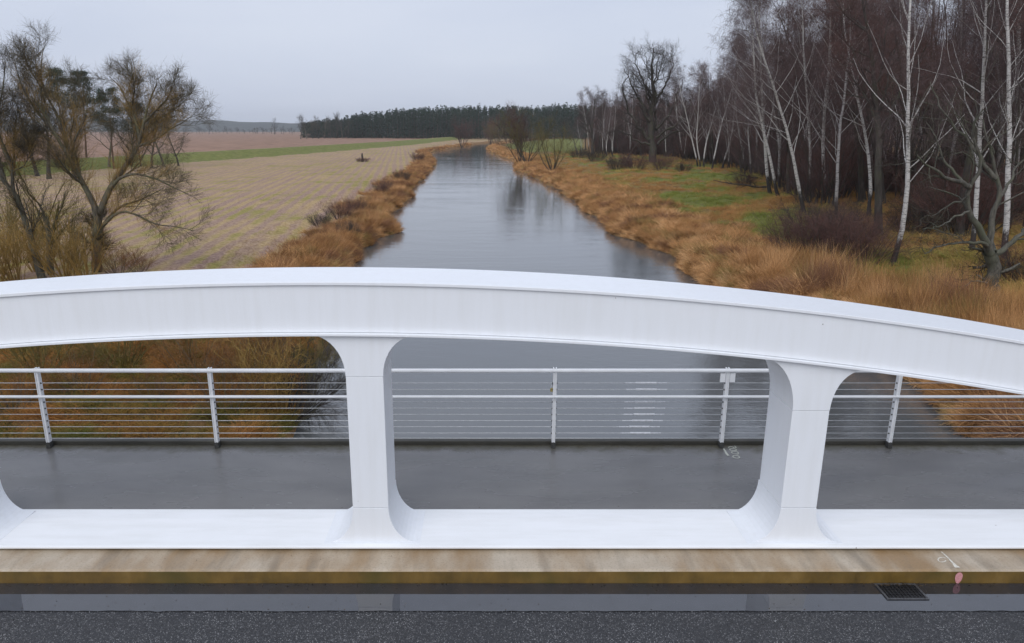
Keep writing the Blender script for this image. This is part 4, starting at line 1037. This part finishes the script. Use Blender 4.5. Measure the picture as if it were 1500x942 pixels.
# far wood of pines: one mass
def pine_mass():
    r = np.random.default_rng(9); gt, gc = Geo(), Geo(); n = 2300
    x = r.uniform(-172, 330, n); y = 610 + r.random(n) ** 1.3 * 170 + np.clip(-(x + 60), 0, 200) * .5
    h = r.normal(24.5, 1.0, n) * (1 - .22 * np.clip((-110 - x) / 60, 0, 1)) + np.clip(x + 100, 0, 150) * .012
    h = h * (1 + .05 * vnoise(x, y, 60, 4) + .025 * vnoise(x, y, 14, 6)) * (1 - .34 * np.clip((-60 - x) / 110, 0, 1)); z = np.full(n, -3.2); st = np.stack([x, y, z], -1)
    tr = march(st, np.tile([0, 0, 1.], (n, 1)), h * .9, 3, .02, 0, r); gt.add(tr, taper(np.full(n, .13), 4, .4), 3)
    k = 120; M = n * k; i_ = np.repeat(np.arange(n), k); u = r.random(M); low = np.where(r.random(n) < .7, .03, .33)[i_]
    zz = low + (1 - low) * u; rad = (2.6 * np.sqrt(np.clip(1 - ((zz - low) / (1.02 - low)) ** 1.6, 0, 1)) + .2) * np.sqrt(r.random(M)); an = r.uniform(0, 6.283, M)
    c_ = st[i_] + np.stack([np.cos(an) * rad, np.sin(an) * rad, zz * h[i_]], -1)
    a = nrm(r.normal(0, 1, (M, 3)) * np.array([1, 1, .6])); b = nrm(np.cross(a, r.normal(0, 1, (M, 3)))); s = r.uniform(.4, .95, M)[:, None]
    V = np.stack([c_ - a * s, c_ + a * s, c_ + b * s], 1).reshape(-1, 3); q = np.arange(M) * 3
    gc.raw(V, np.stack([q, q + 1, q + 2, np.full(M, -1)], -1))
    e = tag(empty('pine_wood', (0, 610, -3.2)), 'dark far pine wood along the horizon behind the river bend', 'wood'); e['kind'] = 'stuff'
    for nm, g_, mt in (('trunks', gt, M_pinebark), ('crowns', gc, M_needle_far)):
        me_ = g_.mesh('pine_wood_' + nm, mt, False); o = obj(nm, me_, e); o.location = (0, -610, 3.2); o['kind'] = 'stuff'
pine_mass()
# bare trees before and beside the far wood, and far out on the field
r = np.random.default_rng(14)
for i in range(14):
    x = r.uniform(38, 150); y = r.uniform(470, 600); B[i % 6].place('far_birch', (x, y, hz1(x, y)), i, r.uniform(.7, 1.0), 'pale bare birch in front of the far pine wood', 'tree', 'birches before the far pine wood')
for i in range(9):
    px = 449 + 8.5 * i; p = P(px, 190.4, -3.3); y = 590 + 6 * i; x = (px - CX) / F0 * y
    BR[i % 3].place('far_tree', (x, y, -3.2), i, r.uniform(1.0, 1.45), 'bare tree at the left end of the far pine wood', 'tree', 'bare trees at the left end of the pine wood')
for i, (px, sc, y) in enumerate([(412, 1.5, 1150), (398, .7, 1200), (386, .9, 1250), (425, .8, 1200), (346, 1.0, 1400), (330, .6, 1400), (306, .8, 1400), (370, .6, 1350), (438, .9, 1100), (290, .7, 1400)]):
    x = (px - CX) / F0 * y
    BR[i % 3].place('far_tree', (x, y, hz1(x, y)), i * 2, sc, ['rounded lone tree on the horizon of the ploughed field'][0] if i == 0 else 'tiny tree in the row on the horizon beyond the ploughed field', 'tree', None if i == 0 else 'trees on the far horizon')

for i in range(26):
    px = 284 + 6.2 * i + r.uniform(-2, 2); y = r.uniform(1250, 1700); x = (px - CX) / F0 * y; sc = r.uniform(.45, .95)
    BR[i % 3].place('far_tree', (x, y, hz1(x, y)), i * 2, (sc * 1.5, sc * 1.5, sc), 'tiny tree in the row on the horizon beyond the ploughed field', 'tree', 'trees on the far horizon')
# broken stump with brush heap in the stubble field
b = G(531, 237); g = tag(empty('tree_stump', b), 'broken stump with a brush heap alone in the stubble field', 'stump')
MB().tube([(0, 0, -.2), (.03, 0, .8), (-.04, .02, 1.6), (-.02, .05, 2.1)], [.36, .26, .24, .16], 9).build('stump', M_barkdark, g)
hp = shrub(601, 1.1, 30, 1.6, M_barkdark, M_twig_red, 1.0, 1.0, -.02)
for nm, me_ in hp.parts: obj('brush_' + nm, me_, g)
# fallen branches and snags
def fallen(name, px, py, rz, sc, label, z=None):
    p = G(px, py); 
    if z is not None: p = P(px, py, z)
    r = np.random.default_rng(int(px)); gt, gc = Geo(), Geo()
    tr = march(np.array([[0., 0, .12]]), np.array([[1., .1, .06]]), np.array([5.]), 9, .12, 0, r); rd = taper(np.array([.09]), 10, .25); gt.add(tr, rd, 7)
    a, b_ = grow(tr, rd, 9, .15, .95, R(45), R(10), lambda t, p: p * .32 * (1.2 - t), 5, .15, .05, .55, r); gt.add(a, b_, 4)
    a, b_ = grow(a, b_, 6, .2, 1, R(40), R(12), lambda t, p: p * .4 + .1, 3, .15, 0, .6, r, .3, .006); gc.add(a, b_, 3)
    Proto([('branch', gt.mesh(name, M_barkdark)), ('twigs', gc.mesh(name + '_twigs', M_twig_dark))]).place(name, p, rz, sc, label, 'branch')
fallen('fallen_branch', 1128, 276, R(172), 1.5, 'fallen dark branch lying in the grass below the slanting birch')
fallen('fallen_branch', 1110, 262, R(185), 1.2, 'second fallen branch, upper one at the meadow edge')
fallen('river_snag', 846, 284, R(195), .8, 'dark snag of branches in the water by the right bank', WZ)
fallen('river_snag', 868, 313, R(170), .55, 'smaller snag in the water nearer to the bridge', WZ)

# ================================================================== GRASS (stuff, instanced tufts)
def tuft(name, n, h, w, spread, lean, mat, seed, nseg=3, up=.0):
    r = np.random.default_rng(seed); an = r.uniform(0, 6.283, n); q = np.sqrt(r.random(n)) * spread
    st = np.stack([np.cos(an) * q, np.sin(an) * q, np.full(n, -.05)], -1)
    an2 = an + r.normal(0, .9, n)
    d = np.stack([np.cos(an2) * lean, np.sin(an2) * lean, np.ones(n)], -1) * 1.0 + r.normal(0, .15, (n, 3))
    a = march(st, d, h * r.uniform(.5, 1.15, n), nseg, .12, up, r)
    g_ = Geo(); g_.add(a, taper(w * r.uniform(.6, 1.2, n), nseg + 1, .12), 2)
    return bpy.data.objects.new(name, g_.mesh(name, mat, True))
m = NT('grass_blades'); at = m.n('Attribute'); at.attribute_type = 'INSTANCER'; at.attribute_name = 'tint'
f = m.noise(m.coord('Object'), 14, 3)
M_grass = m.set(Base_Color=m.mix(.75, at.outputs['Color'], m.ramp(f, (.3, .55), (.7, 1.35)), 'MULTIPLY'), Roughness=.8, Specular_IOR_Level=.2).m
tc_ = bpy.data.collections.new('tufts')
for o in [tuft('tuft_a', 90, .85, .010, .34, .75, M_grass, 1, 4, -.16), tuft('tuft_b', 80, .70, .011, .40, 1.0, M_grass, 2, 4, -.22), tuft('tuft_c', 60, .34, .009, .30, .5, M_grass, 3),
          tuft('tuft_d', 40, 1.45, .008, .32, .12, M_grass, 4), tuft('tuft_e', 16, 1.5, .009, .18, .25, M_grass, 5), tuft('tuft_f', 70, .16, .012, .34, .8, M_grass, 6, 2)]: tc_.objects.link(o)
ng = bpy.data.node_groups.new('scatter_tufts', 'GeometryNodeTree')
ng.interface.new_socket('Geometry', in_out='INPUT', socket_type='NodeSocketGeometry'); ng.interface.new_socket('Geometry', in_out='OUTPUT', socket_type='NodeSocketGeometry')
gi = ng.nodes.new('NodeGroupInput'); go = ng.nodes.new('NodeGroupOutput'); iop = ng.nodes.new('GeometryNodeInstanceOnPoints'); ci = ng.nodes.new('GeometryNodeCollectionInfo')
ci.inputs['Collection'].default_value = tc_; ci.inputs['Separate Children'].default_value = True; ci.inputs['Reset Children'].default_value = True
iop.inputs['Pick Instance'].default_value = True
def na(name, ty):
    nd = ng.nodes.new('GeometryNodeInputNamedAttribute'); nd.data_type = ty; nd.inputs[0].default_value = name; return nd.outputs[0]
e2r = ng.nodes.new('FunctionNodeEulerToRotation')
ng.links.new(gi.outputs[0], iop.inputs['Points']); ng.links.new(ci.outputs[0], iop.inputs['Instance'])
ng.links.new(na('kind_index', 'INT'), iop.inputs['Instance Index']); ng.links.new(na('size', 'FLOAT'), iop.inputs['Scale'])
ng.links.new(na('turn', 'FLOAT_VECTOR'), e2r.inputs[0]); ng.links.new(e2r.outputs[0], iop.inputs['Rotation'])
ng.links.new(iop.outputs[0], go.inputs[0])
def scatter(name, x, y, kind, size, tint, label, cat):
    n = len(x); me_ = bpy.data.meshes.new(name); V = np.stack([x, y, hgt(x, y)], -1).astype(np.float32)
    me_.vertices.add(n); me_.vertices.foreach_set('co', V.ravel())
    r = np.random.default_rng(n)
    for nm, ty, fld, val in (('kind_index', 'INT', 'value', kind.astype(np.int32)), ('size', 'FLOAT', 'value', size.astype(np.float32)),
                             ('turn', 'FLOAT_VECTOR', 'vector', np.stack([r.normal(0, .12, n), r.normal(0, .12, n), r.uniform(0, 6.28, n)], -1).astype(np.float32).ravel()),
                             ('tint', 'FLOAT_COLOR', 'color', np.concatenate([tint, np.ones((n, 1))], 1).astype(np.float32).ravel())):
        a = me_.attributes.new(nm, ty, 'POINT'); a.data.foreach_set(fld, val)
    me_.materials.append(M_grass)
    o = obj(name, me_); md = o.modifiers.new('scatter', 'NODES'); md.node_group = ng
    return tag(o, label, cat, kind='stuff')
def weedy(tint, x, y, r):
    k = np.clip((vnoise(x, y, 5.5, 21) - np.where(x < 0, .05, .4)) * 2.2, 0, .85)[:, None] * (r.random((len(x), 1)) < .75)
    tint = tint * (1 - k) + np.array([[.20, .095, .06]]) * k
    g = np.clip((vnoise(x, y, 4.0, 33) - .45) * 2.0, 0, .7)[:, None] * (r.random((len(x), 1)) < .6)
    return tint * (1 - g) + np.array([[.24, .20, .06]]) * g
def pal(cols, f, r):
    cols = np.array(cols); f = np.clip(f, 0, .9999) * (len(cols) - 1); i = f.astype(int); t = (f - i)[:, None]
    return (cols[i] * (1 - t) + cols[i + 1] * t) * r.uniform(.8, 1.2, (len(f), 1))
DRYC = [(.10, .048, .018), (.35, .175, .065), (.60, .33, .14), (.74, .46, .23)]
r = np.random.default_rng(41)
def ysamp(n, y0, y1): # more, smaller steps close to the bridge
    u = r.random(n); return 1 / (1 / y0 + u * (1 / y1 - 1 / y0))
# left bank
n = 7500; y = ysamp(n, 30, 440); wd = 3.6 + 1.2 * vnoise(XL(y), y, 6, 5); t = .05 + wd * r.random(n) ** 1.1; x = XL(y) - t
f = .52 + .34 * vnoise(x, y, 2.6, 8) + r.normal(0, .13, n); k = np.where(r.random(n) < .5, 0, 1); k = np.where(r.random(n) < .05, 4, k)
sz = r.uniform(.6, 1.1, n) * (1 + y / 500) * np.where(t < .5, .7, 1) * (1 + .28 * vnoise(x, y, 2.2, 3))
scatter('bank_grass', x, y, k, sz, weedy(pal(DRYC, f, r), x, y, r), 'tawny dry grass hummocks along the left river bank', 'grass')
# right bank: long dry grass, reeds near the bridge
n = 14500; y = ysamp(n, 16, 440); wd = 6.5 + 2 * vnoise(XR(y), y, 6, 5); t = .05 + wd * r.random(n) ** 1.2; x = XR(y) + t
f = .55 + .34 * vnoise(x, y, 2.6, 9) + r.normal(0, .13, n); k = np.where(r.random(n) < .5, 0, 1); k = np.where((y < 42) & (t > 2.5) & (r.random(n) < .45), 3, k)
sz = r.uniform(.6, 1.1, n) * (1 + y / 500) * np.where(t < .5, .7, 1) * (1 + .28 * vnoise(x, y, 2.2, 3))
scatter('bank_grass', x, y, k, sz, weedy(pal(DRYC, f, r), x, y, r), 'orange dry grass and reeds along the right river bank', 'grass')
# right meadow
n = 15000; y = ysamp(n, 22, 240); x = XR(y) + 5 + (Xe(y) + 14 - XR(y) - 5) * r.random(n)
d_, g_, p_, l_, _ = zones(x, y); f = g_ + r.normal(0, .18, n)
gcol = pal([(.44, .23, .085), (.42, .28, .10), (.34, .28, .07), (.26, .26, .058), (.21, .24, .05)], f, r)
k = np.where(r.random(n) < .22, 1, 2); k = np.where(g_ > .6, np.where(r.random(n) < .5, 5, 2), k)
scatter('meadow_grass', x, y, k, r.uniform(.7, 1.3, n) * (1 + y / 300), gcol, 'green and straw coloured meadow grass before the birch wood', 'grass')
# reeds in front of the wood close to the bridge
n = 3400; y = r.uniform(20, 31, n); x = XR(y) + 1.5 + r.random(n) * (.82 * y + 6 - XR(y)); 
scatter('reed_belt', x, y, np.where(r.random(n) < .55, 3, 0), r.uniform(.6, .95, n), pal([(.28, .14, .04), (.50, .27, .085), (.64, .40, .16)], r.random(n), r), 'golden reed belt on the right bank behind the arch', 'reeds')
# left scrub floor
n = 4200; y = r.uniform(15.5, 36, n); x = XL(y) - .2 - r.random(n) * (.72 * y + 4 + XL(y))
f = .45 + .35 * vnoise(x, y, 3.5, 12) + r.normal(0, .12, n)
scatter('bank_undergrowth', x, y, np.where(r.random(n) < .6, 1, 0), r.uniform(.4, .8, n), pal([(.09, .10, .022), (.17, .15, .034), (.29, .16, .04), (.40, .17, .05), (.52, .28, .09)], f, r), 'matted brown and green undergrowth below the left railing', 'grass')
# air: thin haze round the whole place
m = NT('haze_air'); m.t.nodes.remove(m.b); vol = m.n('VolumePrincipled'); vol.inputs['Color'].default_value = (.96, .98, 1, 1); vol.inputs['Density'].default_value = .00015; vol.inputs['Anisotropy'].default_value = .3
m.l(vol.outputs[0], m.o.inputs['Volume'])
tag(MB().box(-6500, 6500, -300, 4400, -9, 75).build('haze', m.m), 'thin grey blue winter haze over the whole valley', 'haze', kind='stuff')
